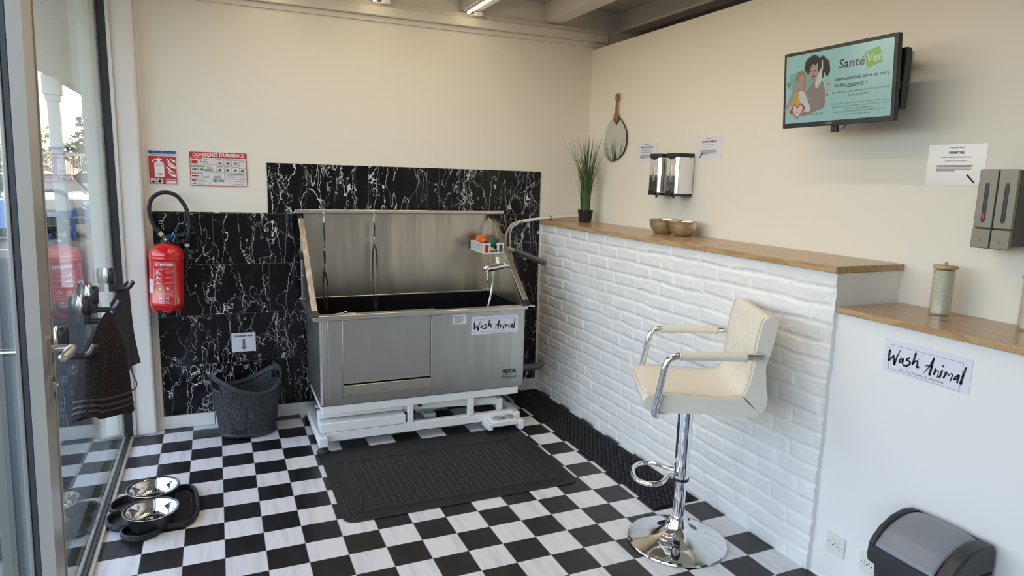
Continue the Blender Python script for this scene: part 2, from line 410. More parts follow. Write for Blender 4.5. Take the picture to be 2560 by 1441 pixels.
    def build(s, name, material, parent=None, local=False, smooth=True, bevel=0, angle=35, solid=0, sub=0, seg=2):
        off = Vector((0, 0, 0)); q = parent
        if not local:
            while q is not None: off += q.location; q = q.parent
        me = bpy.data.meshes.new(name); me.from_pydata([tuple(Vector(v) - off) for v in s.v], [], s.f); me.update()
        bm = bmesh.new(); bm.from_mesh(me); bmesh.ops.recalc_face_normals(bm, faces=bm.faces) if len(s.f) < 60000 and s.f and not getattr(s, 'keep', False) else None
        bm.to_mesh(me); bm.free()
        me.materials.append(material)
        if smooth:
            for p in me.polygons: p.use_smooth = True
            me.set_sharp_from_angle(angle=math.radians(angle))
        o = bpy.data.objects.new(name, me); C.objects.link(o)
        if parent is not None: o.parent = parent
        if solid: md = o.modifiers.new('solid', 'SOLIDIFY'); md.thickness = solid; md.offset = 0
        if bevel: md = o.modifiers.new('bevel', 'BEVEL'); md.width = bevel; md.segments = seg; md.limit_method = 'ANGLE'; md.angle_limit = math.radians(40); md.harden_normals = False
        if sub: md = o.modifiers.new('sub', 'SUBSURF'); md.levels = sub; md.render_levels = sub
        return o

def frame(o, u, v):
    o, u, v = Vector(o), Vector(u), Vector(v); n = u.cross(v).normalized()
    return lambda a, b, t=0: o + u * a + v * b + n * t
def smoothpath(pts, k=6):
    """Catmull-Rom through points"""
    P_ = [Vector(p) for p in pts]; out = []
    for i in range(len(P_) - 1):
        p0, p1, p2, p3 = P_[max(i - 1, 0)], P_[i], P_[i + 1], P_[min(i + 2, len(P_) - 1)]
        for j in range(k):
            t = j / k
            out.append(.5 * ((2 * p1) + (p2 - p0) * t + (2 * p0 - 5 * p1 + 4 * p2 - p3) * t * t + (3 * p1 - p0 - 3 * p2 + p3) * t ** 3))
    out.append(P_[-1]); return out
def roundrect(a0, a1, b0, b1, r, n=5):
    pts = []
    for cx, cy, st in ((a1 - r, b1 - r, 0), (a0 + r, b1 - r, 90), (a0 + r, b0 + r, 180), (a1 - r, b0 + r, 270)):
        for k in range(n + 1):
            an = math.radians(st + 90 * k / n); pts.append((cx + r * math.cos(an), cy + r * math.sin(an)))
    return pts
def thing(name, label, cat, loc=(0, 0, 0), rz=0, group=None):
    o = bpy.data.objects.new(name, None); C.objects.link(o); o.empty_display_size = .05
    o.location = loc; o.rotation_euler = (0, 0, rz); o['label'] = label; o['category'] = cat
    if group: o['group'] = group
    return o
def tag(o, label, cat, group=None):
    o['label'] = label; o['category'] = cat
    if group: o['group'] = group
    return o
def struct(o, label=None):
    o['kind'] = 'structure'
    if label: o['label'] = label
    return o
def dup(root, label=None, loc=None, group=None):
    r = root.copy(); C.objects.link(r)
    if loc is not None: r.location = loc
    if label: r['label'] = label
    if group: r['group'] = group
    for ch in list(root.children):
        c = ch.copy(); C.objects.link(c); c.parent = r
        for gch in list(ch.children):
            d = gch.copy(); C.objects.link(d); d.parent = c
    return r

# ================================================================ THE SETTING
XW = 2.826; XB = 2.465; XL = 2.49; BACK = 6.6
struct(MB().box(-.155 - .03, 3.0, -BACK, .235, -.04, 0).build('floor', M['floor'], smooth=False))
struct(MB().box(-.19, 2.93, .235, .40, 0, 2.9).build('wall_back', M['wall'], smooth=False))
struct(MB().box(XW, 2.93, -BACK, .235, 0, 2.45).build('wall_right', M['wall'], smooth=False))
struct(MB().box(-.25, 2.93, -BACK - .1, -BACK, 0, 2.72).build('wall_front', M['wall'], smooth=False))
struct(MB().box(-.30, 5.0, -BACK - .1, .40, 2.72, 2.9).build('ceiling', M['soffit'], smooth=False))
struct(MB().box(4.9, 5.0, -BACK, .40, 0, 2.72).build('wall_beyond', M['rust'], smooth=False))
struct(MB().box(2.93, 5.0, .235, .40, 0, 2.72).build('trim_9', M['ceil'], smooth=False))
# low plaster wall in front of the right wall, carrying the lower shelf
struct(MB().box(XL, XW, -BACK, -2.283, 0, 1.069).build('wall_low', M['lowwall'], smooth=False))

# white brick wall: bricks as a real relief
def brick_wall():
    import numpy as np
    y0, y1, z1 = -2.287, .235, 1.219
    ny, nz = 560, 270
    ys = np.linspace(y0, y1, ny + 1); zs = np.linspace(0, z1, nz + 1)
    Y, Z = np.meshgrid(ys, zs, indexing='ij')
    rng = np.random.RandomState(3)
    def vnoise(u, v, seed):
        r = np.random.RandomState(seed).rand(128, 128)
        iu = np.floor(u).astype(int); iv = np.floor(v).astype(int); fu = u - iu; fv = v - iv
        fu = fu * fu * (3 - 2 * fu); fv = fv * fv * (3 - 2 * fv); g_ = lambda a, b: r[a % 128, b % 128]
        return (g_(iu, iv) * (1 - fu) + g_(iu + 1, iv) * fu) * (1 - fv) + (g_(iu, iv + 1) * (1 - fu) + g_(iu + 1, iv + 1) * fu) * fv
    Yd = Y + .012 * (vnoise(Y * 9, Z * 9, 1) - .5) + .006 * (vnoise(Y * 40, Z * 40, 2) - .5)
    Zd = Z + .012 * (vnoise(Y * 7, Z * 12, 4) - .5) + .006 * (vnoise(Y * 45, Z * 45, 5) - .5)
    ch = .0725; cl = .215
    row = np.floor(Zd / ch).astype(int)
    off = np.array([rng.rand() * .06 + (.5 * cl if i % 2 else 0) for i in range(60)])
    u = (Yd + 3 + off[np.clip(row, 0, 59)]) / cl
    col = np.floor(u).astype(int); fu = (u - col) * cl; fz = Zd - row * ch
    H_ = rng.rand(60, 60)
    T_ = rng.rand(60, 60) - .5
    r_ = np.clip(row, 0, 59); c_ = col % 60
    d = np.minimum(np.minimum(fu, cl - fu), np.minimum(fz, ch - fz))
    mort = np.clip((d - .004) / .010, 0, 1); mort = mort * mort * (3 - 2 * mort)
    h = mort * (.0042 + .0050 * H_[r_, c_] + T_[r_, c_] * .045 * (fu - cl / 2)) * (0.35 + .65 * vnoise(Y * 3 + 9, Z * 3, 7))
    h += .0014 * vnoise(Y * 55, Z * 70, 8) + .0022 * vnoise(Y * 22, Z * 30, 9) + .0008 * vnoise(Y * 120, Z * 150, 10) + .0016 * np.clip(1 - np.abs(d - .010) / .004, 0, 1) * vnoise(Y * 30, Z * 30, 13)
    X = XB + .009 - h
    nY, nZ = ny + 1, nz + 1
    verts = np.stack([X, Y, Z], -1).reshape(-1, 3)
    idx = np.arange(nY * nZ).reshape(nY, nZ)
    f = np.stack([idx[:-1, :-1], idx[1:, :-1], idx[1:, 1:], idx[:-1, 1:]], -1).reshape(-1, 4)
    # side at the free end and a plain core behind
    side = [(XW, y0, z) for z in zs]
    nv = len(verts); verts = np.concatenate([verts, np.array(side)])
    e = idx[0, :]
    f2 = np.array([[nv + k, e[k], e[k + 1], nv + k + 1] for k in range(nz)])
    # slightly ragged free end
    rag = .005 * (vnoise(np.zeros(nZ), zs * 14, 11)) + .003 * vnoise(np.zeros(nZ), zs * 60, 12)
    verts[e, 1] -= rag
    nv2 = len(verts); verts = np.concatenate([verts, np.array([(XW, y, z1) for y in ys])])
    e2 = idx[:, -1]
    f3 = np.array([[e2[k], e2[k + 1], nv2 + k + 1, nv2 + k] for k in range(ny)])
    F_ = np.concatenate([f, f2, f3])
    me = bpy.data.meshes.new('wall_brick'); me.from_pydata(verts.tolist(), [], F_.tolist()); me.update()
    me.materials.append(M['brick'])
    for p in me.polygons: p.use_smooth = True
    me.set_sharp_from_angle(angle=math.radians(60))
    o = bpy.data.objects.new('wall_brick', me); C.objects.link(o); return struct(o)
brick_wall()
# marble cladding on the back wall (stepped outline)
mb = MB(); Fb = frame((0, .235, 0), (1, 0, 0), (0, 0, 1))
mb.prism([(.0, .081), (2.452, .081), (2.445, 1.590), (.621, 1.592), (.621, 1.294), (.0, 1.299)], Fb, 0, .006)
struct(mb.build('trim_1', M['marble'], smooth=False), 'black marble tile cladding')
mb = MB()
for a in (-.035, .277, .588, .899, 1.21, 1.52, 1.83, 2.14): mb.box(a + .0015, min(a + .3095, 2.452), .221, .235, 0.001, .0785)
struct(mb.build('baseboard_back', M['skirt'], bevel=.002))
# white corner column at the glazing
mb = MB(); mb.box(-.156, -.034, .155, .236, 0.002, 2.6); struct(mb.build('trim_2', M['column'], bevel=.014, seg=4))
mb = MB(); mb.box(-.036, -.018, .224, .236, .0, 2.6); struct(mb.build('trim_3', M['column'], bevel=.004))
# moulding and upper band of the back wall
struct(MB().box(-.19, 2.93, .200, .236, 2.500, 2.556).box(-.19, 2.93, .212, .236, 2.556, 2.585).box(-.19, 2.93, .224, .236, 2.468, 2.500).build('trim_4', M['ceil'], bevel=.003))
# joists
for k, x in enumerate((.634, 1.234, 1.834, 2.434, 3.034)):
    struct(MB().box(x, x + .115, -BACK, .235, 2.592, 2.722).build('trim_%d' % (5 + k if k < 4 else 10), M['ceil'], bevel=.003))
struct(MB().box(3.4, 4.85, -2.2, -2.1, 2.45, 2.70).box(3.3, 3.36, -BACK, .2, 2.40, 2.58).build('trim_11', M['rust'], smooth=False))

# ---------------------------------------------------------------- left glazing: fixed pane, door leaf, tracks
mb = MB().box(-.188, -.180, -1.665, .205, .018, 2.56); g1 = struct(mb.build('window_1', M['glass'], smooth=False))
mb = MB().box(-.184, -.157, .140, .165, .004, 2.56).box(-.182, -.170, -1.665, .14, .004, .022)
mb.build('seal', M['black_gasket'], g1)
mb = MB().box(-.157, -.138, .143, .170, 0.0, 2.56).box(-.170, -.153, -1.665, .143, 0, .014).build('window_frame', M['aluw'], g1, bevel=.0015)
mb = MB().box(-.215, -.197, .150, .225, 0, 2.56).box(-.205, -.190, -1.665, .15, 0, .018).build('outer_frame', M['alu'], g1, bevel=.0015)
# door leaf stile + leaf
d1 = MB(); d1.box(-.195, -.160, -1.815, -1.690, 0.006, 2.5)
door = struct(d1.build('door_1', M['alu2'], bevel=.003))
MB().box(-.1955, -.1595, -1.8175, -1.8145, .006, 2.5).build('leaf_edge', M['alu'], door, smooth=False)
MB().box(-.218, -.156, -1.690, -1.682, .006, 2.5).box(-.218, -.160, -1.680, -1.673, .006, 2.5).box(-.218, -.164, -1.671, -1.662, .006, 2.5).build('frame_groove', M['alu'], door, bevel=.001)
MB().box(-.214, -.195, -1.812, -1.70, .006, 2.5).build('glazing_gasket', M['seal_grey'], door, bevel=.004)
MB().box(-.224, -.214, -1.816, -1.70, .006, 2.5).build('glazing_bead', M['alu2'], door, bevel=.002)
MB().box(-.232, -.225, -2.80, -1.76, .11, 2.42).build('glass_pane', M['glass'], door, smooth=False)
MB().box(-.26, -.18, -2.80, -1.815, .006, .11).box(-.26, -.18, -2.80, -1.815, 2.42, 2.50).box(-.26, -.16, -2.90, -2.80, .006, 2.5).build('rail', M['alu'], door, bevel=.003)
# handle set
mb = MB()
Fh = frame((-.160, -1.735, .985), (0, 1, 0), (0, 0, 1))
hp = MB(); hp.prism(roundrect(-.016, .016, -.040, .050, .015), Fh, 0, .009); hp.cyl((-.152, -1.735, .995), (-.102, -1.735, .995), .0105)
hp.tube(smoothpath([(-.104, -1.735, .995), (-.098, -1.750, .995), (-.100, -1.79, .994), (-.108, -1.85, .990)]), [.0105 + .006 * math.sin(PI * min(1, max(0, (k - 3) / 15))) for k in range(18)] + [.005], 14)
hp.build('door_handle', M['nickel'], door)
lk = MB(); Fl = frame((-.160, -1.735, .875), (0, 1, 0), (0, 0, 1)); lk.prism(roundrect(-.015, .015, -.036, .036, .014), Fl, 0, .008); lk.cyl((-.155, -1.735, .882), (-.138, -1.735, .882), .008); lk.box(-.155, -.144, -1.738, -1.732, .862, .882)
lk.build('lock_cylinder', M['nickel'], door)
ho = MB(); ho.cyl((-.225, -1.76, .995), (-.275, -1.76, .995), .0105); ho.tube(smoothpath([(-.273, -1.76, .995), (-.282, -1.775, .993), (-.282, -1.86, .980)]), .010, 12)
ho.build('outside_handle', M['nickel'], door)
door.rotation_euler = (0, .0217, 0); door.location = (-.0043, 0, 0)   # the old leaf hangs slightly out of plumb
# further glazing toward and behind the camera
mb = MB().box(-.242, -.234, -5.2, -2.90, .018, 2.5); g2 = struct(mb.build('window_2', M['glass'], smooth=False))
MB().box(-.26, -.18, -4.05, -3.98, 0, 2.56).box(-.26, -.18, -5.2, -5.12, 0, 2.56).build('window_frame', M['alu'], g2, bevel=.003)
struct(MB().box(-.26, -.16, -BACK, -5.2, 0, 2.72).build('wall_left', M['wall'], smooth=False))
struct(MB().box(-.30, -.16, -5.2, .40, 2.56, 2.72).build('trim_12', M['alu'], bevel=.003))
struct(MB().box(-.30, -.185, .225, .40, 0, 2.56).build('trim_13', M['column'], smooth=False))
# ---------------------------------------------------------------- outdoors: slab, car park, canopy
struct(MB().box(-60, -.262, -14, 60, -.10, -.045).build('ground', M['asphalt'], smooth=False))
struct(MB().box(-.36, -.262, -7, .395, -.045, -.004).build('trim_14', M['concrete'], bevel=.004))
struct(MB().box(-60, 20, .41, .5, -.1, -.05).box(-.25, 8, .402, 30, -.1, 3.3).build('facade', M['postwhite'], smooth=False))
mb = MB()
for k in range(70): mb.box(-1.50, -.26, -3 + k * .2 + .006, -3 + k * .2 + .194, 2.84, 2.86)
mb.box(-1.5, -.26, -3, 11, 2.86, 2.95)
struct(mb.build('canopy', M['postwhite'], smooth=False))
struct(MB().box(-1.57, -1.43, -3, 11, 2.66, 2.95).build('trim_15', M['postwhite'], smooth=False))
def post(y, lab):
    t = thing('canopy_post', lab, 'post', (-1.5, y, -.045), group='white canopy posts outside')
    MB().box(-1.565, -1.435, y - .065, y + .065, -.045, 2.40).build('shaft', M['postwhite'], t, bevel=.006)
    MB().box(-1.60, -1.40, y - .10, y + .10, 2.42, 2.66).box(-1.58, -1.42, y - .08, y + .08, 2.34, 2.42).build('capital', M['postwhite'], t, bevel=.006)
post(6.3, 'white square canopy post with stepped capital outside, nearest through the glass')
post(9.4, 'white square canopy post outside, farther along the canopy')
# parking lines
struct(MB().box(-9.5, -3.2, 11.0, 11.12, -.0449, -.042).box(-9.5, -3.2, 13.5, 13.62, -.0449, -.042).build('road_marking', M['paintline'], smooth=False))

def tree(x, y, h, r, leafm, lab, n=2600):
    t = thing('tree', lab, 'tree', (x, y, -.05), group='trees beyond the car park')
    MB().tube([(x, y, -.05), (x + .1, y, h * .3), (x, y + .1, h * .6)], [.22, .17, .08], 8).build('trunk', M['bark'], t)
    mb = MB(); rnd = random.Random(int(x * 13 + y * 7))
    blobs = [(x + rnd.uniform(-r, r) * .6, y + rnd.uniform(-r, r) * .6, h * rnd.uniform(.3, .9), r * rnd.uniform(.4, .75)) for _ in range(11)]
    for _ in range(n):
        bx, by, bz, br = rnd.choice(blobs)
        d = Vector((rnd.gauss(0, 1), rnd.gauss(0, 1), rnd.gauss(0, .8))).normalized() * br * rnd.uniform(.7, 1.05)
        c = Vector((bx, by, bz)) + d; a = Vector((rnd.gauss(0, 1), rnd.gauss(0, 1), rnd.gauss(0, 1))).normalized(); b = a.cross(Vector((rnd.gauss(0, 1), rnd.gauss(0, 1), 1))).normalized()
        s_ = rnd.uniform(.10, .2); mb.add([c + a * s_, c + b * s_ * .6, c - a * s_, c - b * s_ * .6], [(0, 1, 2, 3)])
    mb.keep = True
    mb.build('foliage', leafm, t, smooth=False)
tree(-9.5, 34, 4.6, 2.6, M['treeleaf'], 'bright yellow-green tree behind the parked cars, left of the post')
tree(-4.6, 37, 4.4, 2.0, M['treeleaf2'], 'darker green tree seen right of the canopy post')
tree(-15.8, 35, 4.2, 2.0, M['treeleaf'], 'bright green tree at the far left edge of the glass')
tree(-11.5, 27, 3.6, 2.2, M['treeleaf'], 'bright green tree beyond the blue car')

def car(x, y, rz, paint, lab, plate=False, hatch=0):
    t = thing('parked_car', lab, 'car', (x, y, -.045), rz, group='cars in the car park')
    prof = [(-2.05, .30), (-2.1, .62), (-1.95, .86), (-1.05, .98), (-.45, 1.40), (.85, 1.45), (1.65, 1.02), (2.02, .92), (2.1, .55), (2.02, .28)]
    mb = MB()
    ns = 8
    def sec(k):
        s_ = -1 + 2 * k / ns; wz = lambda z: .86 - max(0, z - .9) * .42
        return s_
    v = []; f = []; n = len(prof)
    for k in range(ns + 1):
        s_ = -1 + 2 * k / ns; e = abs(s_) ** 4
        for px, pz in prof: v.append((px * (1 - .05 * e), s_ * (.88 - max(0, pz - .9) * .45), pz - .06 * e * (pz > .9)))
    for k in range(ns):
        for i in range(n): a = k * n + i; b = k * n + (i + 1) % n; f.append((a, b, b + n, a + n))
    f += [tuple(range(n)), tuple(range(ns * n, ns * n + n))[::-1]]
    mb.add(v, f); mb.build('body', paint, t, local=True, bevel=.03)
    gl = MB()
    for s_ in (-1, 1):
        yy = s_ * .80
        gl.add([(-.95, s_ * .852, 1.0), (-.45, s_ * .70, 1.34), (.30, s_ * .685, 1.38), (.30, s_ * .852, 1.0)], [(0, 1, 2, 3)])
        gl.add([(.36, s_ * .852, 1.0), (.36, s_ * .685, 1.38), (.85, s_ * .69, 1.37), (1.35, s_ * .84, 1.04)], [(0, 1, 2, 3)])
    gl.add([(-1.07, -.7, 1.0), (-1.07, .7, 1.0), (-.50, .58, 1.39), (-.50, -.58, 1.39)], [(0, 1, 2, 3)])
    gl.add([(1.66, -.7, 1.04), (1.66, .7, 1.04), (.92, .58, 1.44), (.92, -.58, 1.44)], [(0, 1, 2, 3)])
    gl.build('window', M['carglass'], t, local=True, smooth=False)
    for wx in (-1.3, 1.3):
        for s_ in (-1, 1):
            wmb = MB(); wmb.tube([(wx, s_ * .70, .31), (wx, s_ * .90, .31)], .31, 22); wo = wmb.build('wheel', M['tyre'], t, local=True, bevel=.02)
            h = MB(); h.tube([(wx, s_ * .90, .31), (wx, s_ * .915, .31)], .20, 20); h.build('hubcap', M['carsilver'], wo, local=True)
    if plate: MB().box(-2.115, -2.10, -.26, .26, .48, .59).build('number_plate', M['labelwhite'], t, local=True)
    for s_ in (-1, 1): MB().box(-2.10, -2.04, s_ * .62 - .17, s_ * .62 + .17, .68, .80).build('headlight', M['chrome'], t, local=True, bevel=.02)
    return t
car(-3.55, 15.2, math.radians(112), M['cargrey'], 'grey parked car facing the shop, white number plate low on its nose', plate=True)
car(-5.8, 21.5, math.radians(20), M['cardark'], 'dark plum car parked behind the canopy post')
car(-5.2, 11.2, math.radians(60), M['carblue'], 'blue car with a silver wheel at the far left edge')
car(-3.4, 24.5, math.radians(-10), M['carsilver'], 'silver car seen right of the canopy post')
# blue cycle rack
t = thing('cycle_rack', 'blue steel tube rack standing on the asphalt outside', 'cycle rack', (-2.35, 13.0, -.045))
MB().tube(smoothpath([(-2.5, 13, -.04), (-2.5, 13, .5), (-2.45, 13, .62), (-2.3, 13, .62), (-2.24, 13, .5), (-2.24, 13, -.04)], 5), .04, 10).build('hoop', M['carblue'], t)
MB().cyl((-2.6, 13, .42), (-2.1, 13, .42), .035).build('crossbar', M['carblue'], t)
t = MB().lathe([(.26, 0), (.24, .5), (.20, .62), (.0001, .64)], (-3.35, 8.6, -.045), 20).build('stone_bollard', M['concrete'])
tag(t, 'beige stone bollard on the pavement outside at the left edge', 'bollard')
# low fence far away
mb = MB()
for k in range(50): mb.box(-6.5 + k * .1, -6.47 + k * .1, 30, 30.03, -.05, 2.1)
mb.box(-6.5, -1.5, 30.03, 30.06, 1.95, 2.05).box(-6.5, -1.5, 30.03, 30.06, .2, .3)
tag(mb.build('metal_fence', M['carsilver'], smooth=False), 'pale metal bar fence across the end of the car park', 'fence')

# ================================================================ SHELVES
t = MB().box(2.449, XW - .001, -1.549, .222, 1.2205, 1.247).build('wooden_shelf', M['wood'], bevel=.003)
tag(t, 'long pine shelf board on the brick wall, far piece under the grass plant', 'shelf', 'pine shelf boards')
t = MB().box(2.449, XW - .001, -2.296, -1.553, 1.2205, 1.247).build('wooden_shelf', M['wood'], bevel=.003)
tag(t, 'short pine shelf board ending the brick wall, nearest the stool', 'shelf', 'pine shelf boards')
t = MB().box(2.470, XW - .001, -5.9, -2.302, 1.0705, 1.093).build('wooden_shelf', M['wood'], bevel=.003)
tag(t, 'lower knotty pine shelf board on the smooth white wall', 'shelf', 'pine shelf boards')

# ================================================================ BATH
def bath():
    t = thing('dog_bath', 'stainless steel dog grooming bath on a white electric lifting frame', 'dog bath', (1.43, -.12, 0))
    x0, x1, yf, yb, zb, zt = .820, 2.046, -.430, .165, .262, .752
    # outer tub: front wall with door opening, sides, back, bottom
    mb = MB()
    mb.box(x0, .938, yf, yf + .004, zb, zt).box(1.452, x1, yf, yf + .004, zb, zt).box(.938, 1.452, yf, yf + .004, zb, .318)
    mb.box(x0, x0 + .004, yf, yb, zb, zt).box(x1 - .004, x1, yf, yb, zb, zt).box(x0, x1, yb - .004, yb, zb, zt).box(x0, x1, yf, yb, zb, zb + .004)
    mb.build('tub', M['steel_front'], t, bevel=.0015)
    # rounded vertical edge and vertical channel strips beside the door
    mb = MB(); mb.cyl((x0 + .010, yf + .004, zb + .01), (x0 + .010, yf + .004, zt), .014, 16)
    mb.box(.833, .853, yf - .006, yf, zb + .02, zt).build('corner_strip', M['steel_rim'], t, bevel=.003)
    MB().box(.862, .938, yf - .010, yf, .30, .748).box(.938, .944, yf - .010, yf + .02, .30, .748).build('door_channel', M['steel_front'], t, bevel=.002)
    MB().box(1.447, 1.541, yf - .010, yf, .300, .748).build('door_channel', M['steel_front'], t, bevel=.002)
    dr = MB().box(.944, 1.450, yf + .012, yf + .016, .378, .748).build('sliding_door', M['steel_front'], t)
    MB().box(.940, 1.450, yf - .008, yf + .006, .312, .373).build('door_sill', M['steel_rim'], t, bevel=.002)
    # rim
    mb = MB()
    mb.box(.785, 1.470, yf - .036, yf + .02, .752, .782).build('rim', M['steel_rim'], t, bevel=.003)
    MB().box(1.466, 2.098, yf - .030, yf + .02, .752, .775).box(.782, .822, yf - .03, yb, .752, .770).box(2.046, 2.098, yf - .03, yb, .752, .770).box(.785, 2.098, yb - .01, yb + .02, .752, .775).build('rim', M['steel_rim'], t, bevel=.003)
    # tub interior: steel walls coloured black to imitate dark reflections
    mb = MB(); a, b, c, d = x0 + .012, x1 - .012, yf + .020, yb - .012
    mb.box(a, b, c, d, .50, .512).box(a, a + .004, c, d, .51, .765).box(b - .004, b, c, d, .51, .765).box(a, b, c, c + .004, .51, .765).box(a, b, d - .004, d, .51, .768)
    mb.build('dark_interior', M['tubdark'], t, smooth=False)
    MB().cyl((2.018, .137, .515), (2.018, .137, .775), .012, 16).build('bath_bar', M['chrome'], t)  # chrome strip added to imitate the bright highlights in the tub corner
    # back splash
    MB().box(x0 - .02, 2.034, yb - .006, yb, .765, 1.300).build('back_panel', M['steel'], t, smooth=False)
    # side panels: trapezoid with front sloping flange
    for x, nm, sgn in ((.796, 'side_panel', -1), (2.036, 'side_panel', 1)):
        F = frame((x, 0, 0), (0, 1, 0), (0, 0, 1)); mb = MB()
        mb.prism([(yb, .765), (yb, 1.295), (yb - .05, 1.295), (yf + .01, .768)], F, -.002, .002)
        mb.build(nm, M['steel'], t, smooth=False)
    # flanges
    def flange(xa, xb, name, m_):
        p0 = Vector((0, yb - .052, 1.262)); p1 = Vector((0, yf - .006, .800)); n_ = Vector((0, -(p1 - p0).z, (p1 - p0).y)).normalized() * -.010
        if n_.y > 0: n_ = -n_
        mb = MB()
        v = []
        for p in (p0, p1):
            for x in (xa, xb): v += [(x, p.y, p.z), (x, p.y + n_.y, p.z + n_.z)]
        mb.add(v, [(0, 1, 3, 2), (4, 5, 7, 6), (0, 1, 5, 4), (2, 3, 7, 6), (1, 3, 7, 5), (0, 2, 6, 4)])
        fl = mb.build(name, m_, t, bevel=.001)
        # black end caps
        for p, q in ((p0, p0 + (p0 - p1) * .055), (p1, p1 + (p1 - p0) * .06)):
            v = []
            for pp in (p, q):
                for x in (xa - .002, xb + .002): v += [(x, pp.y + .012, pp.z), (x, pp.y + n_.y * 1.3, pp.z + n_.z * 1.3)]
            MB().add(v, [(0, 1, 3, 2), (4, 5, 7, 6), (0, 1, 5, 4), (2, 3, 7, 6), (1, 3, 7, 5), (0, 2, 6, 4)]).build('end_cap', M['black'], fl, bevel=.001)
    flange(.780, .810, 'flange_trim', M['film']); flange(2.026, 2.060, 'flange_trim', M['steel_rim'])
    # bolts and small bracket on the outside of the left side panel
    mb = MB()
    for y, z in ((.145, 1.24), (.13, .93), (.05, .93), (.12, .79), (.03, .79), (.145, 1.08)): MB().cyl((.7935, y, z), (.788, y, z), .006, 12).build('bolt', M['chrome'], t)
    MB().box(.776, .793, .02, .06, 1.03, 1.07).build('cable_clip', M['black'], t, bevel=.004)
    MB().box(.789, .794, .100, .112, .80, 1.22).build('edge_strip', M['steel_rim'], t)
    # top rail with eye hooks
    MB().box(.765, 2.11, yb - .075, yb - .045, 1.300, 1.322).build('top_rail', M['steel_rim'], t, bevel=.003)
    MB().box(.786, 2.056, yb - .045, yb + .0, 1.295, 1.310).build('rail_bracket', M['steel'], t, bevel=.002)
    # maker's plate
    F = frame((0, yf - .0008, 0), (1, 0, 0), (0, 0, 1))
    pl = MB().rect(1.582, 1.664, .681, .739, F, 0).build('data_label', M['labelwhite'], t, smooth=False)
    mb = MB(); mb.disc(1.590, .733, .003, F, .0008)
    for i in range(11): mb.rect(1.588, 1.588 + random.uniform(.05, .070), .7250 - i * .0036, .7265 - i * .0036, F, .0008)
    mb.build('small_print', M['greyink'], pl, smooth=False)
    mb = MB(); mb.text('VEVOR', 1.950, .362, .036, F, .0012, off=.0011, fit=.094); mb.text('®', 2.003, .372, .011, F, .0012)
    mb.text('TOUGH TOOLS, HALF PRICE', 1.951, .341, .008, F, .0012, fit=.090)
    for z in (.330, .322): mb.rect(1.903, 2.002, z - .0012, z + .0012, F, .0012)
    mb.build('lettering', M['ink'], t, smooth=False)
    # ---- lifting frame
    wm = M['white_metal']
    MB().box(.828, 2.016, -.425, -.385, .211, .259).box(.828, .868, -.385, .13, .211, .259).box(1.976, 2.016, -.385, .13, .211, .259).box(.828, 2.016, .09, .13, .211, .259).build('upper_frame', wm, t, bevel=.004)
    MB().box(.83, 2.02, -.42, .12, .259, .263).build('tub_support', M['black'], t)
    MB().box(.812, 1.300, -.36, -.30, .168, .206).build('actuator_rail', wm, t, bevel=.004)
    bx = MB().box(.815, 1.297, -.430, -.30, .1085, .163).build('control_box', wm, t, bevel=.003)
    MB().box(.850, 1.985, -.425, -.385, .052, .105).box(.85, 1.985, .06, .10, .052, .105).build('base_beam', wm, t, bevel=.004)
    MB().box(.800, .848, -.470, .16, .040, .095).build('base_side', wm, t, bevel=.004)
    MB().box(1.985, 2.028, -.440, .16, .040, .095).build('base_side', wm, t, bevel=.004)
    MB().box(1.314, 1.345, -.428, -.39, .105, .211).build('upright', wm, t, bevel=.003)
    MB().box(1.689, 1.723, -.428, -.39, .105, .211).build('upright', wm, t, bevel=.003)
    def arm(p, q, y, name='scissor_arm'):
        p, q = Vector((p[0], 0, p[1])), Vector((q[0], 0, q[1])); d = (q - p).normalized(); n_ = Vector((-d.z, 0, d.x)) * .024
        F = lambda a, b, tt=0: Vector((a, y + tt, b))
        mb = MB(); mb.prism([((p - n_).x, (p - n_).z), ((q - n_).x, (q - n_).z), ((q + n_).x, (q + n_).z), ((p + n_).x, (p + n_).z)], F, -.008, .008)
        return mb.build(name, wm, t, bevel=.004)
    a1 = arm((1.30, .190), (1.935, .150), -.345); a2 = arm((.86, .120), (1.93, .215), -.320); a3 = arm((.86, .215), (1.93, .118), .04); a4 = arm((.9, .12), (1.93, .215), .06)
    for x, z in ((1.401, .186), (1.913, .152)): MB().cyl((x, -.353, z), (x, -.366, z), .011, 16).build('pivot_bolt', M['black'], a1)
    MB().box(1.895, 1.935, -.375, -.352, .095, .175).box(1.915, 1.955, -.39, -.35, .196, .215).build('pivot_bracket', wm, t, bevel=.003)
    MB().box(1.45, 1.52, -.30, .02, .075, .100).cyl((1.42, -.20, .10), (1.62, -.20, .12), .025).build('motor', wm, t, bevel=.003)
    # pedal
    pd = MB().box(1.815, 1.985, -.52, -.425, .045, .080).build('pedal_block', wm, t, bevel=.006)
    MB().box(1.785, 1.815, -.52, -.40, .028, .070).build('pedal_arm', wm, t, bevel=.004); MB().box(1.985, 2.014, -.53, -.40, .016, .075).build('pedal_arm', wm, t, bevel=.004)
    for x in (1.862, 1.938): MB().lathe([(.030, 0), (.030, .008), (.024, .012), (.0001, .013)], (x, -.472, .080), 24).build('pedal_button', M['alu2'], pd)
    MB().box(1.892, 1.908, -.49, -.455, .080, .084).build('pedal_mark', M['greyink'], pd)
    for x, y in ((.824, -.445), (.824, .13), (2.006, .13), (2.000, -.395)):
        MB().lathe([(.032, 0), (.034, .010), (.022, .030), (.014, .040)], (x, y, 0), 20).build('rubber_foot', M['blackmat'], t)
    return t
bath()
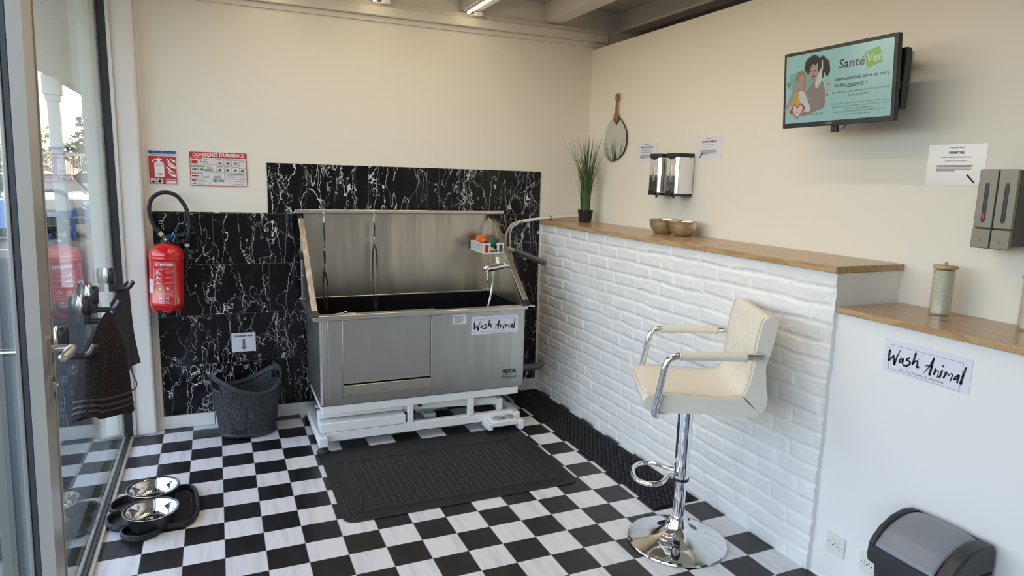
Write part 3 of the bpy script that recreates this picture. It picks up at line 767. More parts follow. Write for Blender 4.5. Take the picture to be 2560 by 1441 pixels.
# the printed sheet stuck to the bath front, and its twin on the low wall
def brand_sheet(F, w_, h_, lab, tilt=0):
    """F: frame whose origin is the top-left corner, u right, v down-negative"""
    t = MB().prism([(0, -h_), (w_, -h_), (w_, 0), (0, 0)], F, 0, .0006).build('brand_sheet', M['paper'], smooth=False)
    tag(t, lab, 'sign', 'brand sheets')
    # stroke lettering traced in sheet units
    TL = (300, 120); U = (1860, 470); V = (-70, 660); det = U[0] * V[1] - U[1] * V[0]
    def q(x, y):
        dx, dy = x - TL[0], y - TL[1]; a = (dx * V[1] - dy * V[0]) / det; b = (U[0] * dy - U[1] * dx) / det
        return (a * w_, -b * h_)
    k = w_ / 1920.
    mb = MB()
    def st(pts, ws):
        if len(ws) == 2 and len(pts) > 2: ws = [ws[0] + (ws[1] - ws[0]) * i / (len(pts) - 1) for i in range(len(pts))]
        mb.stroke([q(*p) for p in pts], F, [x * k for x in ws], .0012)
    st([(402, 392), (372, 595)], (55, 45)); st([(372, 600), (430, 560), (495, 500)], (40, 30)); st([(490, 500), (515, 675)], (45, 60)); st([(515, 675), (580, 510), (655, 378)], (50, 12))
    st([(700, 568), (650, 578), (618, 620), (640, 645), (690, 610), (722, 570)], (34, 26)); st([(716, 580), (700, 665)], (36, 40))
    st([(850, 560), (800, 575), (790, 600), (850, 620), (882, 650), (850, 690), (790, 712), (725, 700)], (34, 42))
    st([(995, 465), (928, 675)], (46, 42)); st([(928, 675), (985, 620), (1035, 615), (1040, 650), (1015, 740), (1060, 732)], (34, 40))
    st([(1385, 572), (1290, 730), (1178, 850)], (36, 14)); st([(1380, 575), (1345, 720), (1300, 880)], (34, 56)); st([(1200, 712), (1270, 712), (1340, 742)], (14, 30))
    st([(1422, 770), (1390, 880)], (36, 34)); st([(1390, 880), (1450, 800), (1492, 810), (1460, 940)], (22, 16))
    st([(1560, 802), (1510, 930)], (40, 44)); mb.disc(*q(1578, 722), 22 * k, F, .0012)
    st([(1640, 830), (1592, 940)], (38, 36)); st([(1592, 940), (1670, 850), (1690, 890)], (20, 18)); st([(1672, 905), (1750, 858), (1772, 890), (1730, 995)], (18, 26))
    st([(1880, 890), (1825, 925), (1800, 970), (1840, 975), (1905, 895)], (34, 28)); st([(1902, 900), (1865, 1028)], (30, 36)); st([(2028, 750), (1975, 900), (1935, 1045)], (34, 60))
    mb.build('lettering', M['ink'], t, smooth=False)
    mb = MB()
    for pts in ([(425, 300), (425, 270), (1977, 660), (1955, 860)], [(1925, 1065), (1905, 1200), (370, 755), (385, 620)]): mb.stroke([q(*p) for p in pts], F, [7 * k] * 4, .001)
    a0, b0 = q(640, 790); a1, b1 = q(1610, 1050)
    mb.text('BY VICTUAILLE ANIMAL', (a0 + a1) / 2, (b0 + b1) / 2, .0098 * w_ / .3, F, .001, fit=a1 - a0, rot=math.atan2(b1 - b0, a1 - a0))
    # tiny floral sprigs
    for cx, cy in ((390, 330), (430, 600), (650, 530), (820, 740), (1050, 580), (1060, 765)):
        for j in range(5):
            an = j * 1.26 + cx; px, py = q(cx + 34 * math.cos(an), cy + 30 * math.sin(an)); c0 = q(cx, cy)
            mb.stroke([c0, (px, py)], F, [3 * k, 6 * k], .0008)
    mb.build('fine_print', M['greyink'], t, smooth=False)
    return t
brand_sheet(frame((1.694, -.4312, .722), (1, 0, 0), (0, 0, 1)), .305, .112, 'white printed brand sheet stuck on the stainless bath front')
brand_sheet(frame((XL - .0008, -2.500, 1.020), (0, -1, 0), (0, 0, 1)), .302, .116, 'white printed brand sheet on the smooth low wall under the lower shelf')

# grooming leads hung on the top rail
def lead(x, zc, knot, lab):
    y = .092
    t = thing('grooming_lead', lab, 'lead', (x, y, 1.30), group='black grooming leads over the bath')
    MB().tube(smoothpath([(x, y + .01, 1.325), (x - .006, y, 1.318), (x, y - .016, 1.302), (x + .004, y - .014, 1.288), (x, y - .012, 1.276)], 4), .0028, 8).cyl((x, y - .012, 1.276), (x, y - .012, 1.250), .0045).ball((x, y - .012, 1.247), .008, 8).build('snap_hook', M['chrome'], t)
    yl = y - .012
    def rib(pts, w_=.006, nm='strap'):
        pts = smoothpath(pts, 5); v = []; f = []
        for i, p in enumerate(pts):
            tw = math.cos(i * .35 + x * 9) * .75
            v += [(p.x - w_ * tw, p.y - w_ * .5, p.z), (p.x + w_ * tw + .001, p.y + w_ * .5, p.z)]
        for i in range(len(pts) - 1): a = 2 * i; f.append((a, a + 1, a + 3, a + 2))
        MB().add(v, f).build(nm, M['black'], t, solid=.0022)
    rib([(x, yl, 1.245), (x + .003, yl, zc + .06), (x + .001, yl - .002, zc)])
    mbk = MB().cyl((x, yl, zc + .004), (x, yl, zc - .010), .0075); mbk.build('slider', M['chrome'], t)
    rib([(x, yl, zc), (x + .002, yl, knot + .05), (x - .002, yl, knot)], .0075)
    rib([(x - .002, yl, knot), (x - .012, yl - .01, knot - .1), (x - .010, yl - .02, .80), (x - .004, yl - .04, .70)])
    rib([(x - .002, yl, knot), (x + .014, yl - .01, knot - .08), (x + .014, yl - .02, .80), (x + .002, yl - .04, .69)])
    return t
lead(.925, 1.085, .96, 'black grooming lead at the left of the bath back')
lead(1.228, 1.150, 1.12, 'black grooming lead hanging nearer the middle of the bath')
# hook chain lying on the rim
t = MB().tube(smoothpath([(.90, -.452, .786), (.93, -.45, .790), (.955, -.455, .786), (.985, -.452, .787), (1.01, -.45, .786)], 4), .0035, 8).tube([(.955 + .012 * math.cos(a * PI / 6), -.452, .792 + .007 * math.sin(a * PI / 6)) for a in range(12)], .002, 6, closed=True).build('snap_hook', M['chrome'])
tag(t, 'small chrome snap hook lying on the bath rim', 'hook')
# wire basket on the right side panel
t = thing('wire_basket', 'white wire basket on the right side wall of the bath', 'basket', (1.965, .01, 1.055))
bx0, bx1, by0, by1, bz0, bz1 = 1.895, 2.031, -.105, .135, 1.058, 1.118
mb = MB()
for x in (bx0, bx1):
    mb.cyl((x, by0, bz1), (x, by1, bz1), .004, 8); mb.cyl((x, by0, bz0), (x, by1, bz0), .003, 8)
for y in (by0, by1):
    mb.cyl((bx0, y, bz0), (bx1, y, bz0), .003, 8)
mb.cyl((bx0, by1, bz1), (bx1, by1, bz1), .004, 8)
for k in range(15):
    y = by0 + (by1 - by0) * k / 14; mb.cyl((bx0, y, bz0), (bx0, y, bz1), .0026, 6); mb.cyl((bx0, y, bz0), (bx1, y, bz0), .0022, 6)
mb.cyl((bx0, by0, bz1), (bx0 + .045, by0, bz1), .004, 8); mb.cyl((bx1 - .05, by0, bz1), (bx1, by0, bz1), .004, 8)
mb.tube([(bx0 + .04, by0, bz1), (bx0 + .045, by0, bz0 + .022), (bx1 - .045, by0, bz0 + .022), (bx1 - .045, by0, bz1)], .0028, 6)
for x in (bx0, bx0 + .035, bx1 - .004, bx1 - .035): mb.cyl((x, by0, bz0), (x, by0, bz1), .003, 6)
mb.build('wire_frame', M['white_metal'], t)
t = MB().ball((1.945, .055, 1.128), .045, 14, (.85, 1.15, .62))
for k in range(5): t.tube([(1.945 + .039 * math.cos(a) * .95, .055 - .04 + k * .02, 1.128 + .030 * math.sin(a)) for a in [PI * j / 10 for j in range(11)]], .003, 6)
tag(t.build('bath_brush', M['orange']), 'orange ribbed rubber brush lying in the wire basket', 'brush')
tag(MB().ball((1.985, -.02, 1.112), .046, 14, (.8, .7, 1.05)).build('bath_brush', M['bottlegreen']), 'dark green rounded rubber brush standing in the wire basket', 'brush')
tag(MB().lathe([(.018, 0), (.020, .01), (.020, .042), (.010, .05), (.009, .058)], (1.918, -.075, 1.062), 16).build('small_bottle', M['bottlered'], bevel=.001), 'small red bottle at the front corner of the wire basket', 'bottle')
tag(MB().ball((1.955, -.075, 1.080), .026, 10, (1, .8, .6)).build('small_sponge', M['lime']), 'lime green sponge in the front of the wire basket', 'sponge')
tag(MB().box(2.000, 2.012, -.095, -.03, 1.066, 1.112).build('nail_clipper', M['black'], bevel=.004), 'small black tool at the right front of the wire basket', 'tool')
# shower mixer
t = thing('shower_mixer', 'chrome shower mixer on the right side wall of the bath', 'tap', (1.95, -.19, .95))
MB().cyl((1.885, -.19, .972), (1.985, -.19, .988), .022, 24).ball((1.885, -.19, .972), .024, 10).build('mixer_body', M['chrome'], t)
MB().prism(roundrect(-.011, .011, -.085, .0, .010), frame((1.872, -.21, .975), (0, 1, 0), (-.08, 0, 1)), -.006, .004).build('lever', M['chrome'], t)
MB().cyl((1.97, -.19, .985), (1.998, -.19, .988), .014).cyl((2.008, -.19, .990), (2.034, -.19, .992), .020).build('inlet', M['chrome'], t)
MB().cyl((1.997, -.19, .988), (2.009, -.19, .990), .018, 6).build('inlet_nut', M['labelwhite'], t)
MB().cyl((1.965, -.19, .99), (1.965, -.165, 1.03), .012).ball((1.965, -.165, 1.03), .016, 8).build('diverter', M['chrome'], t)
MB().cyl((1.925, -.19, .965), (1.925, -.19, .925), .012, 12).build('outlet', M['chrome'], t)
MB().tube(smoothpath([(1.925, -.19, .93), (1.924, -.19, .87), (1.905, -.20, .78), (1.875, -.22, .70), (1.84, -.23, .62), (1.80, -.24, .53)], 8), .0065, 10).build('shower_hose', M['satin'], t)

# pipes at the right of the bath
t = thing('water_pipe', 'white painted water pipe with brass clips on the wall by the shelf', 'pipe', (2.5, .19, 1.25))
MB().tube(smoothpath([(2.27, .20, 1.238), (2.36, .20, 1.252), (2.5, .20, 1.266), (2.826, .20, 1.285)], 4), .011, 12).build('pipe_run', M['pipe'], t)
for x, z in ((2.290, 1.2355), (2.520, 1.263)): MB().cyl((x - .006, .20, z), (x + .008, .20, z + .0015), .0145, 12).box(x - .004, x + .004, .196, .228, z - .015, z + .018).build('pipe_clip', M['brass'], t)
t = thing('supply_hose', 'pair of pale grey supply hoses bending down behind the bath side', 'hose', (2.2, .19, 1.1))
MB().tube(smoothpath([(2.275, .205, 1.236), (2.225, .205, 1.222), (2.185, .205, 1.165), (2.175, .205, 1.08), (2.19, .205, .98), (2.20, .205, .86)], 6), .009, 10).build('hose_line', M['hosegrey'], t)
MB().tube(smoothpath([(2.262, .185, 1.228), (2.215, .185, 1.20), (2.200, .185, 1.14), (2.205, .185, 1.06), (2.23, .185, .95)], 6), .007, 10).build('hose_line', M['hosegrey'], t)
t = thing('bath_bar', 'grey inclined waste bracket beside the bath reaching the brick wall', 'pipe', (2.3, .19, 1.0))
MB().tube([(2.075, .175, 1.085), (2.245, .175, 1.035)], .016, 4).build('bar_end', M['hosegrey'], t)
MB().tube([(2.235, .17, 1.04), (2.448, .12, .952)], .020, 4).build('bar', M['drain'], t)
MB().lathe([(.017, 0), (.017, .012), (.0001, .013)], Mx=Matrix.Translation((2.335, .222, .98)) @ Matrix.Rotation(PI / 2, 4, 'X'), n=20).build('screw_cap', M['alu2'], t)
tag(MB().tube(smoothpath([(2.05, .08, .222), (2.30, .08, .215), (2.40, .08, .212), (2.43, .08, .235)], 4), .024, 14).build('waste_pipe', M['drain']), 'dark waste pipe low behind the bath running into the brick wall', 'pipe')
tag(MB().tube(smoothpath([(2.33, .17, .02), (2.35, .18, .10), (2.385, .19, .165), (2.43, .19, .19)], 5), .004, 8).build('white_cable', M['pipe']), 'thin white cable curving up beside the waste pipe', 'cable')

# ================================================================ WALL SIGNS
def back_sign(name, mat_, x0, x1, z0, z1, lab, cat, r=.004, y=.2335):
    F = frame((x0, y, z0), (1, 0, 0), (0, 0, 1)); t = MB().prism(roundrect(0, x1 - x0, 0, z1 - z0, r), F, -.001, .002).build(name, mat_, smooth=False)
    tag(t, lab, cat); return t, F, x1 - x0, z1 - z0
def blurred_lines(mb, F, t, x0, x1, z, n, dz, h=.0012, rnd=.25, al='L'):
    for i in range(n):
        w_ = (x1 - x0) * (1 - random.random() * rnd)
        a = x0 if al == 'L' else (x0 + x1 - w_) / 2
        mb.rect(a, a + w_, z - i * dz, z - i * dz + h, F, t)
# 1: extinguisher sign
t, F, W_, H_ = back_sign('extinguisher_sign', M['whitesign'], -.008, .143, 1.449, 1.645, 'red and white sign with an extinguisher and flames, above the red extinguisher', 'sign')
T1 = .0028
mb = MB().rect(.006, W_ - .006, .036, .160, F, T1).rect(.006, .012, .005, .036, F, T1); mb.rect(.006, W_ - .006, .005, .0075, F, T1).rect(.073, .088, .005, .036, F, T1).rect(.087, W_ - .006, .024, .036, F, T1).rect(W_ - .009, W_ - .006, .005, .03, F, T1).rect(.038, .041, .005, .036, F, T1)
mb.build('red_field', M['redsign'], t, smooth=False)
bl = MB().rect(.005, W_ - .005, .174, .190, F, T1).build('blue_band', M['bluesign'], t, smooth=False)
mb = MB(); blurred_lines(mb, F, T1 + .0006, .036, .070, .186, 3, .005, .0022); blurred_lines(mb, F, T1 + .0006, .085, .140, .185, 2, .006, .0025); mb.rect(.010, .028, .177, .184, F, T1 + .0006)
mb.build('band_print', M['ink'], t, smooth=False)
mb = MB().prism([(.034, .044), (.083, .044), (.083, .118), (.078, .126), (.070, .130), (.064, .132), (.064, .138), (.074, .140), (.074, .145), (.063, .146), (.063, .150), (.052, .150), (.052, .146), (.036, .143), (.024, .134), (.022, .126), (.027, .127), (.034, .135), (.050, .138), (.053, .132), (.045, .130), (.037, .126), (.034, .118)], F, T1, T1 + .0006)
for lv, pl in enumerate(([(.094, .147), (.102, .146), (.108, .140), (.114, .128), (.122, .119), (.133, .113), (.133, .108), (.122, .111), (.112, .117), (.105, .128), (.101, .138)],
           [(.116, .150), (.119, .141), (.124, .134), (.131, .129), (.141, .125), (.141, .137), (.132, .139), (.124, .143)],
           [(.100, .127), (.104, .112), (.112, .102), (.124, .095), (.141, .091), (.141, .104), (.126, .107), (.112, .113)],
           [(.091, .101), (.100, .101), (.108, .095), (.114, .085), (.122, .078), (.132, .075), (.137, .071), (.124, .070), (.112, .074), (.105, .083), (.099, .093)],
           [(.102, .082), (.106, .066), (.114, .054), (.126, .047), (.141, .044), (.141, .058), (.128, .060), (.115, .066)])):
    mb.flat(pl, F, T1 + .0006 + lv * .00012)
mb.text('EXTINCTEUR', .115, .030, .0095, F, T1 + .0006, fit=.052, off=.0002)
mb.build('white_symbol', M['labelwhite'], t, smooth=False)
mb = MB(); mb.frame_rect(.044, .074, .108, .119, .001, F, T1 + .0012); mb.text('Apsi', .062, .062, .020, F, T1 + .0012, fit=.030, shear=.2); mb.text('EXTINCTEUR AVEC ADDITIF', .076, .167, .0085, F, T1, fit=.12, off=.0002)
mb.text('N°', .095, .018, .009, F, T1, fit=.008)
mb.flat([(.016, .012), (.034, .012), (.032, .020), (.027, .022), (.029, .030), (.024, .026), (.020, .020)], F, T1).flat([(.046, .020), (.058, .032), (.068, .024), (.062, .012), (.052, .012)], F, T1)
mb.build('black_print', M['ink'], t, smooth=False)
# 2: emergency instructions
t, F, W_, H_ = back_sign('emergency_instructions_sign', M['whitesign'], .202, .515, 1.443, 1.645, 'red-bordered emergency instructions board with small pictograms, right of the extinguisher sign', 'sign', .008)
mb = MB(); mb.prism(roundrect(.004, W_ - .004, .166, H_ - .004, .006), F, T1 - .0006, T1); mb.rect(.004, .0075, .01, .17, F, T1).rect(W_ - .0075, W_ - .004, .01, .17, F, T1).rect(.008, W_ - .008, .004, .0075, F, T1)
mb.rect(.012, .068, .156, .164, F, T1).rect(.014, .046, .132, .150, F, T1).rect(.012, .070, .072, .080, F, T1).rect(.012, .034, .030, .040, F, T1)
for a, b in ((.062, .143), (.066, .060), (.195, .100)): mb.disc(a, b, .004, F, T1)
mb.text('18', .120, .158, .008, F, T1).text('112', .132, .150, .008, F, T1)
mb.build('red_print', M['redsign'], t, smooth=False)
mb = MB().rect(.012, .082, .112, .121, F, T1).rect(.060, .074, .092, .104, F, T1).rect(.275, .292, .088, .103, F, T1).rect(.128, .144, .028, .042, F, T1); mb.build('green_print', M['greensign'], t, smooth=False)
MB().text('CONSIGNES D\'URGENCE', W_ / 2, .1815, .028, F, T1 + .0006, fit=.272, off=.0008).text('EVACUATION', .047, .1165, .008, F, T1 + .0006, fit=.062).text('ACCIDENT', .041, .076, .008, F, T1 + .0006, fit=.050).text('FEU', .04, .160, .007, F, T1 + .0006).build('white_lettering', M['labelwhite'], t, smooth=False)
mb = MB()
for a0, a1, z in ((.008, .305, .125), (.008, .305, .083), (.008, .305, .045)): mb.rect(a0, a1, z, z + .0012, F, T1)
for a, z0_, z1_ in ((.141, .083, .164), (.184, .045, .164), (.225, .083, .164), (.266, .083, .164), (.258, .048, .078)): mb.rect(a, a + .0012, z0_, z1_, F, T1)
mb.rect(.266, .305, .142, .1432, F, T1).rect(.266, .305, .108, .1092, F, T1)
mb.stroke([(.128, .045), (.094, .010)], F, [.0012] * 2, T1).stroke([(.192, .045), (.232, .008)], F, [.0012] * 2, T1)
blurred_lines(mb, F, T1, .072, .108, .156, 4, .007, .0016, .4); blurred_lines(mb, F, T1, .090, .125, .112, 2, .007, .0018); blurred_lines(mb, F, T1, .080, .132, .098, 2, .008, .0028)
blurred_lines(mb, F, T1, .078, .112, .072, 4, .007, .0014, .4); blurred_lines(mb, F, T1, .126, .176, .074, 4, .008, .0024, .3)
for a in (.145, .188, .229, .270): blurred_lines(mb, F, T1, a, a + .034, .158, 2, .005, .0016)
for a in (.145, .188, .229): blurred_lines(mb, F, T1, a, a + .034, .116, 2, .005, .0016); mb.frame_rect(a + .008, a + .028, .130, .144, .0015, F, T1); mb.disc(a + .018, .137, .004, F, T1); mb.disc(a + .018, .098, .006, F, T1); mb.disc(a + .010, .092, .003, F, T1)
blurred_lines(mb, F, T1, .196, .300, .074, 1, .01, .0028); blurred_lines(mb, F, T1, .196, .252, .066, 4, .006, .0009, .05); blurred_lines(mb, F, T1, .264, .304, .066, 4, .006, .0009, .05)
blurred_lines(mb, F, T1, .040, .090, .036, 2, .007, .0014); blurred_lines(mb, F, T1, .040, .085, .018, 2, .007, .0014); blurred_lines(mb, F, T1, .150, .190, .038, 2, .008, .0028); blurred_lines(mb, F, T1, .236, .300, .032, 3, .008, .0014)
mb.rect(.014, .050, .058, .0625, F, T1).disc(.020, .062, .004, F, T1).rect(.014, .034, .016, .022, F, T1)
for k in range(5): mb.rect(.016 + k * .008, .020 + k * .008, .092, .104, F, T1)
mb.build('black_print', M['ink'], t, smooth=False)
# 3: dirty towel sheet
t, F, W_, H_ = back_sign('towel_sheet', M['paper'], .388, .524, .444, .562, 'white sheet with an arrow down on the marble above the laundry basket', 'sign', .001, .2275)
MB().text('Serviette sale', W_ / 2, H_ - .018, .0175, F, T1, fit=.108, off=.0004).build('lettering', M['ink'], t, smooth=False)
MB().flat([(W_ / 2 - .007, .078), (W_ / 2 - .007, .030), (W_ / 2 - .018, .030), (W_ / 2, .010), (W_ / 2 + .018, .030), (W_ / 2 + .007, .030), (W_ / 2 + .007, .078)], F, T1).build('arrow', M['greyink'], t, smooth=False)

# ================================================================ FIRE EXTINGUISHER
def extinguisher():
    t = thing('fire_extinguisher', 'red fire extinguisher with black hose on the wall left of the marble', 'fire extinguisher', (.055, .128, .735))
    R_ = .088
    c = (0, 0)
    prof = [(.001, .012), (.04, .004), (.060, .0), (.074, .008), (.082, .024), (.087, .05), (R_, .065), (.0868, .068), (.0868, .30), (R_, .305), (.0895, .310), (R_, .316), (R_, .325), (.0885, .330), (.083, .352), (.070, .372), (.048, .386), (.028, .392), (.024, .400), (.024, .408)]
    n = 72; v = []; f = []; m_ = len(prof)
    for k in range(n):
        a = 2 * PI * k / n; lob = max(0, math.cos(5 * a + .5)) ** .5
        for r, z in prof:
            dz = (1 - lob) * .020 * max(0, 1 - z / .03) * (r / .06 if r < .06 else 1); v.append((r * math.cos(a), r * math.sin(a), z + dz))
    for k in range(n):
        j = (k + 1) % n
        for i in range(m_ - 1): f.append((k * m_ + i, j * m_ + i, j * m_ + i + 1, k * m_ + i + 1))
    f.append(tuple(k * m_ + m_ - 1 for k in range(n)))
    MB().add(v, f).build('cylinder', M['red'], t, local=True, angle=50)
    def cyl_frame(phi0):   # phi measured so that a runs to the right seen from the room
        return lambda a, b, tt=0: Vector(((R_ + tt - .0006) * math.sin(phi0 + a / R_), -(R_ + tt - .0006) * math.cos(phi0 + a / R_), b))
    F = cyl_frame(-.06)
    mb = MB()
    def seg(pts, w_):   # subdivided stroke so it follows the curve
        out = []
        for i in range(len(pts) - 1):
            k = max(1, int(math.hypot(pts[i + 1][0] - pts[i][0], pts[i + 1][1] - pts[i][1]) / .008))
            out += [(pts[i][0] + (pts[i + 1][0] - pts[i][0]) * j / k, pts[i][1] + (pts[i + 1][1] - pts[i][1]) * j / k) for j in range(k)]
        out.append(pts[-1]); mb.stroke(out, F, [w_] * len(out), .0016)
    rr = roundrect(-.060, .052, .055, .292, .006); seg(rr + [rr[0]], .0012)
    mb.text('EXTINCTEUR', -.004, .280, .0175, F, .0016, fit=.096, off=.0010)
    mb.text('à eau pulvérisée avec additif', -.004, .268, .0065, F, .0016, fit=.080).text('21A   233B', -.004, .259, .0062, F, .0016, fit=.05)
    seg([(-.055, .253), (.048, .253)], .0008)
    for i, s_ in enumerate(('1. Retirer la goupille\n   de sécurité', '2. Appuyer sur la poignée\n   de commande', '3. Diriger le jet à la base\n   des flammes')):
        mb.text(s_, .000, .238 - i * .030, .0066, F, .0016, align='LEFT', fit=.045)
        rr = roundrect(-.056, -.008, .226 - i * .030, .250 - i * .030, .003); seg(rr + [rr[0]], .0007)
        mb.disc(-.038, .240 - i * .030, .006, F, .0016).disc(-.025, .234 - i * .030, .007, F, .0016, ry=.004).stroke([(-.05, .230 - i * .03), (-.015, .236 - i * .03)], F, [.003, .002], .0016)
    for a in (-.022, .016): mb.frame_rect(a - .010, a + .010, .140, .158, .0012, F, .0016); mb.flat([(a - .007, .143), (a + .006, .143), (a + .004, .150), (a - .003, .155)], F, .0016)
    seg([(-.055, .135), (.048, .135)], .0008)
    for i in range(4): seg([(-.050 + (i % 2) * .004, .129 - i * .0065), (.044 - (i % 3) * .005, .129 - i * .0065)], .0016)
    seg([(-.055, .104), (.048, .104)], .0008)
    mb.text('M I M', -.004, .091, .022, F, .0016, fit=.048, off=.0003)
    mb.frame_rect(-.030, .022, .070, .079, .0012, F, .0016); mb.text('KANFORT', -.004, .0745, .0085, F, .0016, fit=.044, off=.0003)
    seg([(-.045, .064), (.036, .064)], .0010)
    for i in range(9): mb.stroke([(-.105 + .002 * (i % 2), .285 - i * .011), (-.082, .285 - i * .011)], F, [.0014] * 2, .0016)
    mb.build('label_print', M['labelwhite'], t, local=True, smooth=False)
    st = MB()
    for i in range(5): a = -.108 + i * .008; st.add([F(a, .118, .0014), F(a + .008, .118, .0014), F(a + .008, .196, .0014), F(a, .196, .0014)], [(0, 1, 2, 3)])
    stc = st.build('inspection_label', M['whitesign'], t, local=True, smooth=False)
    mb = MB(); mb.disc(-.080, .170, .004, F, .002).stroke([(-.100, .185), (-.090, .185)], F, [.001] * 2, .002)
    for i in range(5): mb.stroke([(-.100, .160 - i * .007), (-.090, .160 - i * .007)], F, [.001] * 2, .002)
    mb.build('label_ink', M['ink'], stc, local=True, smooth=False)
    MB().flat([(.062, .052), (.078, .060), (.078, .094), (.062, .088)], F, .0016).build('hologram_sticker', M['alu2'], t, local=True, smooth=False)
    # head
    MB().lathe([(.030, .396), (.030, .408), (.024, .412), (.020, .432), (.0001, .434)], n=24).build('neck_ring', M['black'], t, local=True)
    MB().ball((0, -.026, .414), .009, 8).build('gauge', M['chrome'], t, local=True)
    hd = MB().box(-.024, .030, -.016, .016, .412, .440).prism([(-.02, .432), (.030, .448), (.150, .462), (.152, .455), (.060, .430), (.02, .420)], lambda a, b, tt=0: Vector((a, tt, b)), -.009, .009).prism([(.0, .410), (.05, .402), (.110, .418), (.11, .410), (.05, .392), (.0, .398)], lambda a, b, tt=0: Vector((a, tt, b)), -.009, .009)
    hd.build('valve_lever', M['black'], t, local=True, bevel=.002)
    MB().tube(smoothpath([(.032, -.018, .405), (.044, -.020, .428), (.036, -.020, .456), (.030, -.018, .43)], 4), .004, 8).build('safety_seal', M['blueclip'], t, local=True)
    pts = [(-.010, .430), (-.024, .442), (-.052, .472), (-.074, .528), (-.082, .583), (-.070, .634), (-.036, .666), (.006, .675), (.050, .663), (.084, .625), (.108, .574), (.116, .513), (.114, .446), (.107, .389), (.104, .342), (.100, .262), (.096, .20)]
    hs = MB().tube(smoothpath([(a, -.004 + (.03 if i > 12 else 0), b) for i, (a, b) in enumerate(pts)], 6), .0108, 12).build('hose', M['blackmat'], t, local=True)
    MB().tube([(-.018, -.004, .436), (-.034, -.004, .452)], .0135, 12).tube([(.105, .026, .374), (.104, .026, .390)], .0135, 12).build('ferrule', M['alu'], hs, local=True)
    MB().box(-.02, .02, .088, .105, .10, .36).build('wall_bracket', M['black'], t, local=True)
    t.rotation_euler = (0, math.radians(2.2), 0)
extinguisher()

# ================================================================ COAT HOOKS, TOWEL, APRON on the glass
def hook(y, z, lab, rz=0):
    t = thing('glass_hook', lab, 'hook', (-.178, y, z), rz, group='black and silver hooks stuck on the glass')
    G = lambda a, b, tt=0: Vector((tt, a, b))
    MB().ball((.006, 0, .004), .046, 14, (.24, .62, .95)).build('silver_cap', M['satin'], t, local=True)
    MB().prism(roundrect(-.024, .024, -.038, .042, .022), G, .010, .036).build('pad', M['black'], t, local=True, bevel=.008, seg=3)
    MB().box(.008, .030, -.013, .013, -.075, -.030).build('stem', M['black'], t, local=True, bevel=.003)
    MB().tube(smoothpath([(.016, 0, -.062), (.05, 0, -.064), (.082, 0, -.064), (.100, 0, -.052), (.114, 0, -.028)], 5), .0115, 8).build('hook_arm', M['black'], t, local=True)
    return t
hook(-.27, 1.005, 'silver and black hook on the glass nearest the corner column, holding the grey apron')
hook(-.79, .998, 'upper of the two middle silver and black hooks on the glass')
hook(-.98, .988, 'lower of the two middle hooks on the glass, under the towel end')
hook(-1.46, .965, 'large silver and black hook beside the door handle, holding the towel')

def towel():
    import math as m
    y0, y1 = -1.470, -.965
    nu, nv = 120, 64
    def fn(u, v):
        a = 2 * PI * u
        s_ = m.cos(a); c_ = m.sin(a); q = s_ * .5 + .5      # q: 0 at the door end, 1 at the column end
        y = (y0 + y1) / 2 + (y1 - y0) / 2 * s_ * (.82 + .24 * v)
        top = .940 + .035 * q + .012 * m.sin(PI * q)
        bot = .690 - .178 * q - .010 * m.sin(2 * PI * q)
        z = top + (bot - top) * v
        grow = min(1, v * 1.6) ** .8
        th = (.050 * m.sqrt(min(1, v * 3.2)) + .0015) * (1 if c_ > 0 else .8)
        lobes = .026 * m.cos(2 * PI * (q * 1.35 + .12)) * grow + .006 * m.sin(13 * q + 2 * v) * grow
        x = -.078 + (-.045 + .080 * q) * v + th * (abs(c_) ** .5) * (1 if c_ > 0 else -1) + lobes * .8
        return (x, y + .010 * m.sin(7 * v + 3 * s_) * v, z)
    mb = MB().grid(fn, nu, nv, closeu=True)
    o = mb.build('bath_towel', M['towel'], angle=180)
    tag(o, 'dark brown-grey terry towel hanging in folds from the glass hooks by the door', 'towel')
    # hem bands
    hb = MB()
    for v0 in (.770, .840, .905):
        hb.grid(lambda u, v: tuple(Vector(fn(u, v0 + v * .022)) + Vector((.0025 * (1 if m.sin(2 * PI * u) > 0 else -1), 0, 0))), nu, 2, closeu=True)
    hb.build('hem_band', M['hem'], o, local=True, angle=180)
towel()
def apron():
    import math as m
    def fn(u, v):
        y = -.34 + .16 * u
        x = -.160 + (.062 + .030 * v) * u + .008 * m.sin(9 * u + 4 * v) * (.3 + v)
        top = .965 - .085 * (1 - u) ** 1.5; bot = .505 + .025 * u
        return (x, y, top + (bot - top) * v)
    o = MB().grid(fn, 18, 34).build('apron', M['apron'], solid=.006, angle=180)
    tag(o, 'slate grey cloth apron with ties hanging behind the towel near the column', 'apron')
    MB().tube(smoothpath([(-.105, -.25, .53), (-.125, -.25, .47), (-.118, -.25, .41), (-.092, -.25, .405), (-.080, -.25, .44), (-.095, -.25, .49), (-.100, -.25, .53)], 6), .0035, 6).tube(smoothpath([(-.12, -.26, .56), (-.135, -.26, .48), (-.15, -.26, .38), (-.155, -.26, .30)], 5), .0035, 6).build('tie', M['apron'], o)
apron()

